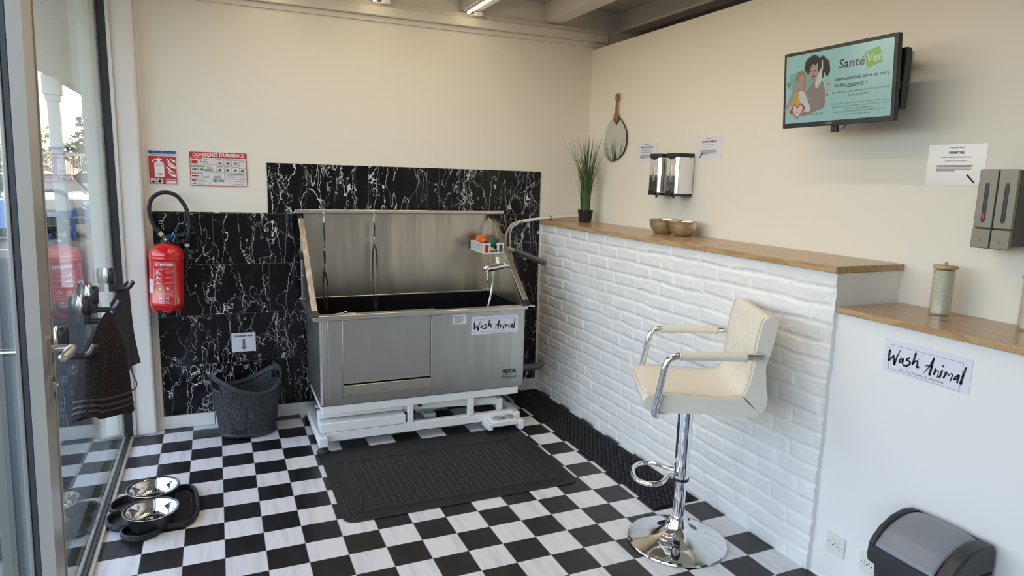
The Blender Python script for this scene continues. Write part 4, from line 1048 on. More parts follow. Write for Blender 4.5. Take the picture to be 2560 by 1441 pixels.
# ================================================================ LAUNDRY BASKET
def laundry():
    cx, cy = .455, .018
    t = thing('laundry_basket', 'dark grey woven-look plastic laundry basket under the towel sheet', 'basket', (cx, cy, 0))
    D_ = .38
    def rim(a): return .330 + .054 * math.cos(2 * (a - D_)) - .004 * math.sin(a)
    def P3(a, v, dr=0):
        z = .012 + (rim(a) - .012) * v
        k = v * (2.0 - v) * .35 + v * .65
        rx = .152 + .040 * k + dr; ry = .118 + .030 * k + dr
        e = 1.15
        ca, sa = math.cos(a), math.sin(a)
        return Vector((cx + rx * math.copysign(abs(ca) ** (1 / e), ca), cy + ry * math.copysign(abs(sa) ** (1 / e), sa), z))
    nA, nZ = 96, 26; v = []; f = []
    def q4(a, b, c, d): o_ = len(v); v.extend([a, b, c, d]); f.append((o_, o_ + 1, o_ + 2, o_ + 3))
    for i in range(nA):
        a0 = 2 * PI * i / nA; a1 = 2 * PI * (i + 1) / nA; am = (a0 + a1) / 2
        for j in range(nZ):
            v0 = .06 + .86 * j / nZ; v1 = .06 + .86 * (j + 1) / nZ
            ah = am - D_; side = min(abs(math.atan2(math.sin(ah), math.cos(ah))), abs(math.atan2(math.sin(ah - PI), math.cos(ah - PI))))
            if side < .34 and .78 < (v0 + v1) / 2 < .93: continue
            ma, mv = (a1 - a0) * .25, (v1 - v0) * .23
            b = .0007 if (i + j) % 2 else -.0004
            o = [P3(a0, v0), P3(a1, v0), P3(a1, v1), P3(a0, v1)]
            h = [P3(a0 + ma, v0 + mv, b), P3(a1 - ma, v0 + mv, b), P3(a1 - ma, v1 - mv, b), P3(a0 + ma, v1 - mv, b)]
            for k in range(4): q4(o[k], o[(k + 1) % 4], h[(k + 1) % 4], h[k])
    mb = MB().add(v, f); mb.keep = True
    mb.build('basket_wall', M['basket'], t, solid=.0035, smooth=False)
    mb = MB().grid(lambda u, w_: P3(2 * PI * u, w_ * .065), 96, 2, closeu=True).add([P3(2 * PI * i / 96, 0) for i in range(96)], [tuple(range(96))]); mb.build('basket_base', M['basket'], t, solid=.003)
    MB().grid(lambda u, w_: P3(2 * PI * u, .915 + .085 * w_), 96, 2, closeu=True).tube([P3(2 * PI * i / 96, 1.0, .003) for i in range(96)], .005, 8, closed=True).build('basket_rim', M['basket'], t, solid=.003)
    for c_ in (D_, PI + D_):
        pts = [(c_ - .34, .785), (c_, .775), (c_ + .34, .785), (c_ + .37, .85), (c_ + .34, .93), (c_, .935), (c_ - .34, .93), (c_ - .37, .85)]
        pp = smoothpath([P3(a, b, .001) for a, b in pts] + [P3(pts[0][0], pts[0][1], .001)], 4)[:-1]
        MB().tube(pp, .0042, 8, closed=True).build('handle', M['basket'], t)
laundry()

# ================================================================ MATS
def front_mat():
    F = frame((.800, -1.268, 0.001), (1, 0, 0), (0, 1, 0)); W_, H_ = 1.196, .828
    mb = MB().prism(roundrect(0, W_, 0, H_, .055, 6), F, 0, .004)
    t = mb.build('rubber_mat', M['blackmat'], bevel=.0015)
    tag(t, 'flat black rubber mat with raised chequer-plate centre in front of the bath', 'mat')
    mb = MB()
    ins = [(.095, .085), (.115, .075), (W_ - .15, .075), (W_ - .105, .095), (W_ - .14, H_ - .20), (W_ - .17, H_ - .18), (.14, H_ - .18), (.120, H_ - .20), (.13, .35)]
    pts = [F(a, b, .005) for a, b in ins]; mb.tube(smoothpath(pts + [pts[0]], 5)[:-1], .0045, 6, closed=True)
    for k, d in enumerate((.030, .050)): pts = [F(a, b, .0042) for a, b in roundrect(d, W_ - d, d, H_ - d, .04, 4)]; mb.tube(pts, .0022, 5, closed=True)
    mb.build('border_rib', M['blackmat'], t, local=False)
    mb = MB()
    for i in range(27):
        for j in range(17):
            for s_ in (0, 1):
                a = .155 + i * .0335 + (.017 if s_ else 0); b = .110 + j * .0325 + (.016 if s_ else 0)
                if a > W_ - .145 or b > H_ - .21: continue
                an = .35 if s_ else -1.1; c_, d_ = math.cos(an), math.sin(an); L, w2 = .0115, .0028
                q = [(-L, 0), (0, -w2), (L, 0), (0, w2)]
                base = [F(a + x * c_ - y * d_, b + x * d_ + y * c_, .004) for x, y in q]; top = [F(a + (x * c_ - y * d_) * .75, b + (x * d_ + y * c_) * .75, .0068) for x, y in q]
                mb.add(base + top, [(4, 5, 6, 7), (0, 1, 5, 4), (1, 2, 6, 5), (2, 3, 7, 6), (3, 0, 4, 7)])
    o = mb.build('tread', mat('black rubber tread with painted highlight', (.026, .026, .029), .42), t); o['kind'] = 'stuff'  # lighter colour imitates the highlights on the raised treads
front_mat()
def runner():
    x0, x1, y0, y1 = 2.192, 2.448, -1.645, .190
    t = MB().box(x0, x1, y0, y1, .0005, .006).build('studded_runner', M['runner'])
    tag(t, 'long black runner of round rubber studs along the brick wall', 'mat')
    mb = MB(); p = .0262; ny = int((y1 - y0) / (p * .88)); rows = int((x1 - x0) / p)
    for j in range(ny):
        for i in range(rows + (0 if j % 2 else 0)):
            cx = x0 + .013 + i * p + (p / 2 if j % 2 else 0) - .003; cy = y0 + .012 + j * p * .88
            if cx > x1 - .006: continue
            n = 8; b = [(cx + .0118 * math.cos(2 * PI * k / n), cy + .0118 * math.sin(2 * PI * k / n), .006) for k in range(n)]; tt = [(cx + .0098 * math.cos(2 * PI * k / n), cy + .0098 * math.sin(2 * PI * k / n), .0125) for k in range(n)]
            mb.add(b + tt, [tuple(range(n, 2 * n))] + [(k, (k + 1) % n, n + (k + 1) % n, n + k) for k in range(n)])
    mb.keep = True
    o = mb.build('stud', M['runner'], t, smooth=False); o['kind'] = 'stuff'
runner()

# ================================================================ DOG BOWLS
def tray():
    pts = [(.199, -.827), (.200, -.966), (.165, -1.040), (.105, -1.042), (.068, -1.046), (.042, -1.085), (-.015, -1.108), (-.070, -1.080), (-.088, -1.030), (-.068, -.988), (-.106, -.988), (-.145, -.950), (-.157, -.890), (-.144, -.850), (-.120, -.832), (-.150, -.812), (-.158, -.762), (-.140, -.715), (-.105, -.690), (-.060, -.700), (-.075, -.665), (-.050, -.615), (.010, -.600), (.055, -.635), (.080, -.660), (.119, -.657), (.165, -.672), (.190, -.730)]
    pts = [(p.x, p.y) for p in smoothpath([(a, b, 0) for a, b in pts + [pts[0]]], 5)[:-1]]
    F = frame((0, 0, .001), (1, 0, 0), (0, 1, 0))
    t = thing('feeding_tray', 'black paw-shaped silicone tray under the two dog bowls', 'tray', (.02, -.85, 0))
    MB().prism(pts, F, 0, .005).build('tray_floor', M['black'], t)
    MB().tube([(a, b, .014) for a, b in pts], .0075, 8, closed=True).tube([(a, b, .024) for a, b in pts], .0060, 8, closed=True).build('tray_edge', M['blackmat'], t)
    cx = sum(p[0] for p in pts) / len(pts); cy = sum(p[1] for p in pts) / len(pts)
    MB().tube([(cx + (a - cx) * .89, cy + (b - cy) * .89, .008) for a, b in pts], .003, 6, closed=True).build('inner_ridge', M['black'], t)
tray()
def bowl(x, y, lab):
    t = thing('dog_bowl', lab, 'dog bowl', (x, y, .0075), group='dog bowls on the paw tray'); t.scale = (1.03, 1.03, .94)
    MB().lathe([(.0001, 0), (.078, 0), (.082, .004), (.096, .062), (.101, .072), (.097, .071), (.091, .055), (.079, .008), (.0001, .006)], n=56).build('outer_shell', M['black'], t, local=True)
    MB().lathe([(.106, .0775), (.108, .080), (.107, .083), (.103, .0835), (.098, .079), (.094, .070), (.086, .045), (.077, .022), (.066, .014), (.0001, .012)], n=72).build('steel_insert', M['chrome'], t, local=True, angle=60)
    MB().lathe([(.101, .0835), (.1015, .0852), (.097, .082), (.0965, .0800)], n=72).build('rim_ring', M['black'], t, local=True)
    return t
b1 = bowl(.014, -.760, 'chrome dog bowl on the paw tray, the one nearer the back wall')
dup(b1, 'chrome dog bowl on the paw tray, the one nearer the door, overlapping in front', (.023, -.986, .0075))

# ================================================================ STOOL
def stool():
    t = thing('bar_stool', 'cream faux-leather bar stool with chrome arms and round chrome base', 'bar stool', (2.112, -1.912, 0), math.radians(152.5))
    MB().lathe([(.0001, .0), (.208, .0), (.212, .004), (.210, .010), (.19, .017), (.13, .028), (.085, .045), (.055, .070), (.042, .095), (.040, .112), (.036, .116), (.0001, .116)], n=80).build('base', M['chrome'], t, local=True, angle=50)
    MB().cyl((0, 0, .11), (0, 0, .300), .0245, 32).build('inner_post', M['chrome'], t, local=True)
    MB().cyl((0, 0, .292), (0, 0, .655), .0315, 32).build('outer_post', M['chrome'], t, local=True)
    MB().cyl((0, 0, .284), (0, 0, .295), .034, 32).build('collar', M['black'], t, local=True)
    MB().tube(smoothpath([(.020, .022, .318), (.06, .040, .318), (.100, .098, .310), (.155, .103, .304), (.196, .060, .300), (.205, 0, .300), (.196, -.060, .300), (.155, -.103, .304), (.100, -.098, .310), (.06, -.040, .318), (.020, -.022, .318)], 6), .0105, 12).build('footrest', M['chrome'], t, local=True)
    MB().box(-.09, .09, -.09, .09, .648, .668).build('seat_plate', M['black'], t, local=True, bevel=.004)
    # seat cushion
    hw = .216
    prof_top = [(.205, .700), (.18, .722), (.10, .727), (0, .724), (-.10, .722), (-.165, .728)]
    def pad(outline, halfw, nm, rnd=.015):
        """outline: closed side profile (x,z); pillowed at both sides"""
        pl = [(p.x, p.z) for p in smoothpath([(a, 0, b) for a, b in outline + [outline[0]]], 4)[:-1]]
        cx = sum(a for a, b in pl) / len(pl); cz = sum(b for a, b in pl) / len(pl)
        n = len(pl); v = []; f = []; K = 14
        for k in range(K + 1):
            s_ = -1 + 2 * k / K; y = s_ * halfw
            ins = 0.0
            e = max(0, abs(s_) - (1 - rnd * 2 / halfw)) / (rnd * 2 / halfw); ins = rnd * .45 * (1 - math.sqrt(max(0, 1 - e * e)))
            for a, b in pl:
                dx, dz = a - cx, b - cz; L = math.hypot(dx, dz) or 1; v.append((a - dx / L * ins, y, b - dz / L * ins))
        for k in range(K):
            for i in range(n): f.append((k * n + i, k * n + (i + 1) % n, (k + 1) * n + (i + 1) % n, (k + 1) * n + i))
        f += [tuple(range(n))[::-1], tuple(range(K * n, K * n + n))]
        return MB().add(v, f).build(nm, M['leather'], t, local=True, angle=50), pl
    seat, pl = pad([(.214, .700), (.206, .716), (.190, .724), (.10, .729), (0, .724), (-.09, .722), (-.150, .726), (-.172, .732), (-.192, .712), (-.216, .690), (-.238, .668), (-.232, .656), (-.205, .650), (-.16, .650), (0, .652), (.15, .654), (.195, .660), (.208, .676)], hw, 'seat')
    back, pb = pad([(-.168, .728), (-.186, .78), (-.196, .86), (-.202, .94), (-.216, 1.02), (-.226, 1.044), (-.242, 1.053), (-.272, 1.042), (-.277, 1.025), (-.262, .93), (-.250, .86), (-.252, .78), (-.262, .72), (-.254, .682), (-.236, .664), (-.212, .684), (-.188, .710)], hw - .001, 'backrest')
    # stitching
    for nm_, o_, pts in (('stitching', seat, [(.200, .7265), (.10, .7325), (0, .7275), (-.09, .7255), (-.165, .733)]), ('stitching', back, [(-.166, .735), (-.183, .78), (-.193, .86), (-.199, .94), (-.213, 1.02), (-.226, 1.046)])):
        for s_ in (-1, 1): MB().tube(smoothpath([(a, s_ * (hw - .016), b) for a, b in pts], 6), .0016, 5).build(nm_, M['stitch'], o_, local=True)
    MB().tube(smoothpath([(.205, -hw + .03, .716), (.207, 0, .717), (.205, hw - .03, .716)], 4), .0016, 5).build('front_seam', M['stitch'], seat, local=True)
    # tufting buttons on the backrest face
    def facex(z): 
        tb = [(.728, -.168), (.78, -.186), (.86, -.196), (.94, -.202), (1.02, -.216)]
        for (z0, x0), (z1, x1) in zip(tb, tb[1:]):
            if z0 <= z <= z1: return x0 + (x1 - x0) * (z - z0) / (z1 - z0)
        return -.2
    btn = [(-.11, .965), (.11, .965), (0, .905), (-.11, .845), (.11, .845), (0, .785)]
    for y, z in btn: MB().ball((facex(z) + .001, y, z), .0075, 8, (.5, 1, 1)).build('button', M['leather'], back, local=True)
    mb = MB()
    for a, b in ((0, 2), (1, 2), (2, 3), (2, 4), (3, 5), (4, 5)):
        (ya, za), (yb_, zb_) = btn[a], btn[b]
        mb.tube([(facex(za + (zb_ - za) * k / 6) + .0012 - .0006 * math.sin(PI * k / 6), ya + (yb_ - ya) * k / 6, za + (zb_ - za) * k / 6) for k in range(7)], .0011, 5)
    for y, z, dy, dz in ((-.11, .965, -.07, .05), (.11, .965, .07, .05), (-.11, .845, -.08, -.05), (.11, .845, .08, -.05), (-.11, .965, .05, .06), (.11, .965, -.05, .06)):
        mb.tube([(facex(min(1.02, z + dz * k / 5)) + .001, y + dy * k / 5, z + dz * k / 5) for k in range(6)], [.0012] * 5 + [.0004], 5)
    mb.build('tufting_crease', M['leather'], back, local=True)
    for s_ in (-1, 1):
        y = s_ * (hw + .018)
        ar = MB().tube(smoothpath([(.070, s_ * .10, .645), (.13, s_ * .19, .645), (.158, s_ * (hw + .002), .645), (.168, y, .662), (.163, y, .70), (.148, y, .79), (.138, y, .845), (.124, y, .876), (.098, y, .888), (.07, y, .891), (-.15, y, .896), (-.222, y, .898)], 8), .0135, 14).build('armrest', M['chrome'], t, local=True)
        MB().tube([(.088, y, .891), (-.03, y, .894), (-.165, y, .896)], .0175, 14).build('arm_sleeve', M['leather'], ar, local=True, bevel=.002)
        MB().cyl((.086, y, .891), (.082, y, .891), .0185, 14).cyl((-.158, y, .896), (-.163, y, .896), .0185, 14).build('sleeve_seam', M['stitch'], ar, local=True)
        MB().cyl((-.212, s_ * (hw - .01), .897), (-.212, y, .897), .010, 12).build('fixing_screw', M['chrome'], ar, local=True)
stool()

# ================================================================ RIGHT WALL THINGS
def wframe(y, z, x=XW, tiltx=0): return frame((x, y, z), (0, -1, 0), (tiltx, 0, 1))
# egg-shaped mirror on a rope
t = thing('hanging_mirror', 'egg-shaped frameless mirror hung from a jute rope above the grass plant', 'mirror', (2.81, -.14, 1.82))
mp = [(-.125, 1.962), (-.079, 1.942), (-.034, 1.906), (-.009, 1.852), (-.002, 1.782), (-.008, 1.734), (-.039, 1.698), (-.094, 1.672), (-.146, 1.675), (-.201, 1.695), (-.248, 1.729), (-.274, 1.773), (-.278, 1.825), (-.266, 1.87), (-.237, 1.909), (-.198, 1.945), (-.161, 1.962)]
mp = [(p.x, p.y) for p in smoothpath([(a, b, 0) for a, b in mp + [mp[0]]], 5)[:-1]]
Fm = lambda a, b, tt=0: Vector((2.8160 - tt, a, b))
MB().prism(mp, Fm, 0, .005).build('back_board', M['darkedge'], t)
MB().prism([(-.139 + (a + .139) * .985, 1.82 + (b - 1.82) * .985) for a, b in mp], Fm, .0045, .0062).build('glass', M['mirror'], t, smooth=False)
MB().tube(smoothpath([(2.806, -.148, 1.925), (2.804, -.130, 1.953), (2.803, -.165, 1.969), (2.806, -.147, 1.998), (2.806, -.152, 2.049), (2.806, -.158, 2.085)], 5), .0085, 8).tube(smoothpath([(2.806, -.160, 1.93), (2.804, -.168, 1.955), (2.803, -.135, 1.972), (2.806, -.150, 1.995)], 5), .008, 8).ball((2.804, -.155, 2.078), .016, 8).ball((2.804, -.152, 2.098), .013, 8).ball((2.803, -.155, 1.958), .017, 8).build('rope', M['rope'], t)
MB().cyl((2.826, -.156, 2.108), (2.80, -.156, 2.112), .005, 10).build('nail', M['brass'], t)
MB().disc(-.152, 1.922, .010, Fm, .0066).build('hanging_hole', M['black'], t, smooth=False)

# grass plant
t = thing('potted_grass', 'artificial grass in a small black pot on the upper shelf by the corner', 'plant', (2.700, .020, 1.2475))
MB().lathe([(.0001, 0), (.040, 0), (.042, .004), (.053, .082), (.055, .086), (.050, .086), (.046, .074), (.0001, .072)], n=28).build('pot', M['blackmat'], t, local=True)
rnd = random.Random(5)
ga, gb = MB(), MB()
for k in range(150):
    an = rnd.uniform(0, 2 * PI); r0 = rnd.uniform(0, .034); ln = rnd.uniform(.26, .62); out = rnd.uniform(.02, .16) * (ln / .5) * (1.25 if rnd.random() < .2 else 1)
    bx, by = r0 * math.cos(an), r0 * math.sin(an); w_ = rnd.uniform(.0018, .0034); an2 = an + rnd.uniform(-.5, .5)
    dx, dy = math.cos(an2) * out, math.sin(an2) * out
    if dx > .095: dx = .095
    v = []; f = []; K = 9; sx, sy = -math.sin(an2), math.cos(an2)
    for i in range(K + 1):
        s_ = i / K; b = s_ ** 2.2; z = .07 + ln * (s_ - .12 * b * rnd.uniform(.6, 1.4)); ww = w_ * (1 - s_ ** 2) + .0004
        x, y = bx + dx * b, by + dy * b; v += [(x - sx * ww, y - sy * ww, z), (x + .3 * ww * math.cos(an2), y, z), (x + sx * ww, y + sy * ww, z)]
    for i in range(K): a = 3 * i; f += [(a, a + 1, a + 4, a + 3), (a + 1, a + 2, a + 5, a + 4)]
    (ga if k % 3 else gb).add(v, f)
o = ga.build('grass_blades', M['grass'], t, local=True); o['kind'] = 'stuff'
o = gb.build('dark_grass_blades', M['grass2'], t, local=True); o['kind'] = 'stuff'

# brushed metal bowls on the shelf
def shelf_bowl(x, y, lab):
    t = MB().lathe([(.0001, 0), (.044, 0), (.050, .004), (.068, .028), (.078, .060), (.080, .078), (.082, .080), (.080, .082), (.077, .078), (.075, .060), (.065, .030), (.046, .007), (.0001, .005)], n=64).build('metal_bowl', M['satin'], local=True, angle=50)
    t.location = (x, y, 1.2475); tag(t, lab, 'bowl', 'brushed metal bowls on the upper shelf'); return t
b = shelf_bowl(2.700, -.880, 'brushed metal bowl on the upper shelf, the left one nearer the plant')
c = b.copy(); C.objects.link(c); c.location = (2.706, -1.052, 1.2475); c['label'] = 'brushed metal bowl on the upper shelf, the right one in front of its twin'

# chrome soap dispensers
def chrome_dispenser(y, lab):
    t = thing('soap_dispenser', lab, 'soap dispenser', (2.826, y, 1.465), group='mirror-finish soap dispensers')
    w2 = .054; z0, z1 = 1.478, 1.683
    # chamfered chrome shell
    F = lambda a, b, tt=0: Vector((b, y - a, tt))
    sec = [(-w2, 2.822), (-w2, 2.722), (-w2 + .014, 2.706), (w2 - .014, 2.706), (w2, 2.722), (w2, 2.822)]
    MB().prism(sec, F, z0, z1).build('housing', M['chrome'], t, bevel=.002)
    sec2 = [(-w2 + .003, 2.824), (-w2 - .001, 2.722), (-w2 + .013, 2.702), (w2 - .013, 2.702), (w2 + .001, 2.722), (w2 - .003, 2.824)]
    MB().prism(sec2, F, z1, z1 + .022).prism([(-w2 + .012, 2.7045), (w2 - .012, 2.7045), (w2 - .012, 2.708), (-w2 + .012, 2.708)], F, z1 - .002, z1).build('lid', M['black'], t, bevel=.003)
    G = wframe(y, 0, 2.7055)
    MB().flat([(-w2 + .014, z1)] + [(-w2 + .014 + (2 * w2 - .028) * k / 10, z1 - .014 * math.sin(PI * k / 10)) for k in range(1, 10)] + [(w2 - .014, z1)], G, .0006).build('lid_lip', M['black'], t, smooth=False)
    MB().prism(sec2, F, z0 - .014, z0).build('bottom_tray', M['black'], t, bevel=.002)
    MB().prism([(-.030, z0 - .012), (.030, z0 - .012), (.034, z0 + .004), (.020, z0 + .016), (-.020, z0 + .016), (-.034, z0 + .004)], G, 0, .010).build('push_button', M['black'], t, bevel=.003)
    MB().cyl((2.735, y, z0 - .014), (2.735, y, z0 - .028), .006, 12).build('nozzle', M['black'], t)
    MB().prism(roundrect(-.0045, .0045, z0 + .065, z1 - .045, .004), G, .0003, .0022).build('level_window', M['satin'], t)
    MB().text('SVAVO', 0, z1 - .028, .008, G, .0008).build('lettering', M['greyink'], t, smooth=False)
chrome_dispenser(-.748, 'mirror-finish soap dispenser, left of the pair above the metal bowls')
chrome_dispenser(-.912, 'mirror-finish soap dispenser, right of the pair above the metal bowls')

# taupe dispensers at the right edge
def taupe_dispenser(y, lab):
    t = thing('soap_dispenser', lab, 'soap dispenser', (2.826, y, 1.35), group='taupe soap dispensers')
    w2 = .0300
    MB().box(2.722, 2.824, y - w2, y + w2, 1.362, 1.612).build('housing', M['bronze_dark'], t, bevel=.003)
    G = wframe(y, 0, 2.721)
    MB().prism(roundrect(-w2, w2, 1.418, 1.614, .003), G, -.001, .013).build('front_cover', M['bronze'], t, bevel=.003)
    MB().prism(roundrect(-w2, w2, 1.350, 1.4155, .004), G, -.001, .015).build('push_cover', M['bronze'], t, bevel=.003)
    wn_ = MB().prism(roundrect(-.0058, .0058, 1.437, 1.570, .0055), G, .013, .0136).build('level_window', M['black'], t, smooth=False)
    MB().tube([G(-.0058 + 0, 1.443, .0138), G(-.0058, 1.564, .0138)], .0008, 6).tube([G(.0058, 1.443, .0138), G(.0058, 1.564, .0138)], .0008, 6).build('window_edge', M['black'], wn_)
    m_ = MB()
    for r in (.002, .0045, .007): m_.stroke([(r * math.cos(math.radians(d)), 1.372 + r * math.sin(math.radians(d))) for d in (45, 75, 105, 135)], G, [.0009] * 4, .0154)
    m_.disc(0, 1.372, .001, G, .0154, 8); m_.build('wave_symbol', M['black'], t, smooth=False)
    return G, t
G, t1_ = taupe_dispenser(-2.638, 'taupe soap dispenser at the right edge, left of the pair')
MB().rect(-.004, .003, 1.448, 1.466, G, .0142).build('red_level', M['redsign'], t1_, smooth=False)
taupe_dispenser(-2.701, 'taupe soap dispenser at the right edge, right of the pair')

# instruction sheets
def sheet(F, w_, h_, title, lines, lab, material, name='instruction_sheet', pen=None, title_w=.5, head='Victuaille Animal'):
    t = MB().prism([(0, -h_), (w_, -h_), (w_, 0), (0, 0)], F, .0002, .0010).build(name, material, smooth=False)
    tag(t, lab, 'notice', 'instruction sheets on the right wall')
    mb = MB(); mb.text(head, w_ / 2, -.012, .0095, F, .0014, fit=.17 * w_ / .21 * .3 if w_ < .2 else .055, shear=.3)
    mb.text(title, w_ / 2, -.030, .0125, F, .0014, fit=title_w, off=.0005)
    mb.build('lettering', M['ink'], t, smooth=False)
    m2 = MB()
    z = -.047
    for s_, fw in lines: m2.text(s_, w_ / 2, z, .0058, F, .0014, fit=fw, off=.0001); z -= .013
    z -= .004
    for i in range(5): m2.rect(w_ * .18, w_ * .18 + w_ * (.62 - (.3 if i == 4 else .03 * (i % 2))), z - .0012, z + .0012, F, .0014); z -= .0048
    m2.build('small_print', M['greyink'], t, smooth=False)
    if pen: MB().stroke(pen, F, [.007, .0055], .0016).build('nozzle_picture', M['ink'], t, smooth=False)
    return t
sheet(wframe(-.388, 1.784), .213, .134, 'SHAMPOING ANTI-MOUSTIK', (('POUR CHIENS ET CHATS TOUS TYPES', .12), ('DE POILS SANS PARABEN NI COLORANT', .12)), 'white sheet half hidden behind the left mirror-finish dispenser', M['paper'], title_w=.13)
sheet(wframe(-.972, 1.797), .213, .124, 'SHAMPOING TOUS PELAGES', (('POUR CHIENS ET CHATS', .085), ('TOUS TYPES DE POILS', .055)), 'white sheet right of the mirror-finish dispensers', M['paper'], pen=[(.058, -.092), (.030, -.118)], title_w=.12)
sheet(wframe(-2.337, 1.708), .214, .148, "DERMO'GEL", (('HYDRATE, REGENERE, PROTEGE ET APAISE', .115), ('LA PEAU ET LES COUSSINETS', .080)), 'shiny laminated sheet headed DERMO GEL left of the taupe dispensers', M['laminate'], pen=[(.155, -.112), (.182, -.138)], title_w=.058)

# television
def television():
    yL, yR, zB, zT = -1.815, -2.342, 1.785, 2.092
    t = thing('television', 'small wall-mounted television showing a pet insurance advert', 'television', (2.62, (yL + yR) / 2, 1.94))
    w_, h_ = yL - yR, zT - zB
    F = frame((2.605, yL, zB), (0, -1, 0), (-.085, 0, .9964))   # leaning forward at the top
    MB().prism(roundrect(0, w_, 0, h_, .004), F, -.022, 0).prism([(.07, .03), (w_ - .07, .03), (w_ - .07, h_ - .05), (.07, h_ - .05)], F, -.045, -.02).build('casing', M['black'], t, bevel=.002)
    MB().rect(.0135, w_ - .0135, .018, h_ - .0135, F, .0008).build('bezel_inset', M['black'], t, smooth=False)
    X0, X1, Z0, Z1 = .014, w_ - .014, .019, h_ - .0135
    def em(name, c, s_=1.0):
        m_ = bpy.data.materials.new(name); m_.use_nodes = True; p = P(m_); p.inputs['Base Color'].default_value = (.02, .02, .02, 1); p.inputs['Roughness'].default_value = .12
        p.inputs['Emission Color'].default_value = (*c, 1); p.inputs['Emission Strength'].default_value = s_ * SCREEN; return m_
    SCREEN = .40
    scr = MB().rect(X0, X1, Z0, Z1, F, .0012).build('screen', em('screen mint', (.36, .62, .56)), t, smooth=False)
    sw, sh = X1 - X0, Z1 - Z0
    S_ = lambda a, b: (X0 + a * sw, Z1 - b * sh)     # a right, b down in 0..1
    def poly(pts, m_, lv, nm): MB().flat([S_(*p) for p in pts], F, .0012 + .00012 * lv).build(nm, m_, scr, smooth=False)
    def spoly(pts, m_, lv, nm):
        q = smoothpath([(a, b, 0) for a, b in pts + [pts[0]]], 4)[:-1]; poly([(p.x, p.y) for p in q], m_, lv, nm)
    c_teal = em('screen teal', (.20, .47, .40)); c_skin = em('screen skin', (.52, .30, .22)); c_hair = em('screen dark hair', (.03, .02, .02)); c_hoodie = em('screen hoodie', (.30, .23, .20)); c_yel = em('screen yellow', (.62, .40, .03)); c_white = em('screen white', (.66, .66, .62))
    c_blond = em('screen blond hair', (.34, .22, .12)); c_green = em('screen logo green', (.18, .42, .03)); c_ink = em('screen ink', (.025, .025, .06)); c_red = em('screen red', (.5, .04, .05)); c_grey = em('screen fur grey', (.36, .34, .33)); c_or = em('screen paw orange', (.62, .25, .10)); c_pk = em('screen paw pink', (.6, .2, .2)); c_hg = em('screen heart green', (.05, .33, .22))
    poly([(.03, .28), (.36, .15), (.40, .82), (.11, .92)], c_teal, 1, 'picture_backdrop')
    spoly([(.235, .52), (.30, .42), (.36, .40), (.40, .50), (.41, .78), (.33, .84), (.17, .90), (.16, .62)], c_hoodie, 2, 'grey_hoodie')
    spoly([(.243, .24), (.26, .19), (.30, .17), (.335, .22), (.332, .34), (.31, .41), (.275, .42), (.25, .36)], c_skin, 3, 'man_face')
    spoly([(.205, .25), (.200, .17), (.215, .12), (.235, .08), (.26, .06), (.29, .055), (.32, .065), (.345, .10), (.35, .20), (.335, .22), (.325, .165), (.30, .185), (.28, .165), (.262, .20), (.25, .26), (.238, .31), (.222, .29)], c_hair, 4, 'man_hair')
    for a, b, r in ((.212, .13, .016), (.228, .10, .017), (.248, .08, .018), (.272, .062, .018), (.298, .058, .017), (.322, .075, .016), (.205, .17, .015), (.205, .21, .014), (.214, .25, .012)):
        MB().disc(*S_(a, b), r * sw * .8, F, .0012 + .00052, 9).build('hair_curl', c_hair, scr, smooth=False)
    poly([(.278, .30), (.288, .24), (.294, .30), (.290, .315)], em('screen shaded skin', (.42, .22, .16)), 4, 'nose')
    poly([(.275, .375), (.305, .372), (.290, .385)], c_red, 4, 'man_mouth')
    poly([(.268, .345), (.29, .325), (.318, .34), (.30, .352)], c_hair, 4, 'moustache')
    for a in (.268, .305): poly([(a - .008, .262), (a + .008, .262), (a + .008, .272), (a - .008, .272)], c_hair, 4, 'eye')
    spoly([(.34, .10), (.38, .07), (.43, .17), (.445, .32), (.42, .37), (.40, .30), (.385, .38), (.345, .36), (.33, .22)], c_hair, 5, 'dog_head')
    spoly([(.345, .28), (.37, .24), (.375, .34), (.36, .46), (.32, .52), (.31, .44)], c_white, 6, 'dog_muzzle')
    poly([(.365, .14), (.378, .13), (.382, .26), (.368, .27)], c_white, 6, 'dog_blaze')
    poly([(.350, .225), (.360, .22), (.360, .235), (.351, .24)], c_ink, 7, 'dog_eye'); poly([(.330, .47), (.345, .455), (.340, .485)], c_ink, 7, 'dog_nose')
    spoly([(.412, .12), (.440, .17), (.452, .30), (.430, .35), (.418, .26)], c_hair, 7, 'dog_ear')
    spoly([(.09, .44), (.115, .28), (.16, .24), (.20, .28), (.215, .44), (.19, .60), (.11, .58)], c_blond, 3, 'woman_hair')
    spoly([(.135, .34), (.165, .29), (.195, .34), (.195, .46), (.17, .53), (.14, .47)], c_skin, 4, 'woman_face')
    for a in (.15, .18): poly([(a - .007, .385), (a + .007, .385), (a + .007, .394), (a - .007, .394)], c_hair, 5, 'eye')
    poly([(.155, .465), (.178, .46), (.168, .475)], c_red, 5, 'mouth')
    spoly([(.06, .70), (.10, .56), (.17, .55), (.20, .70), (.19, .86), (.08, .88)], c_yel, 4, 'yellow_top')
    spoly([(.145, .52), (.20, .55), (.245, .70), (.27, .82), (.21, .84), (.15, .66)], c_white, 5, 'white_fur')
    spoly([(.06, .42), (.10, .38), (.14, .42), (.13, .52), (.08, .54)], c_grey, 6, 'cat_head'); poly([(.068, .405), (.070, .35), (.088, .385)], c_grey, 6, 'cat_ear'); poly([(.112, .385), (.132, .345), (.134, .405)], c_grey, 6, 'cat_ear')
    for a in (.085, .113): poly([(a - .006, .455), (a, .447), (a + .006, .455), (a, .463)], c_ink, 7, 'cat_eye')
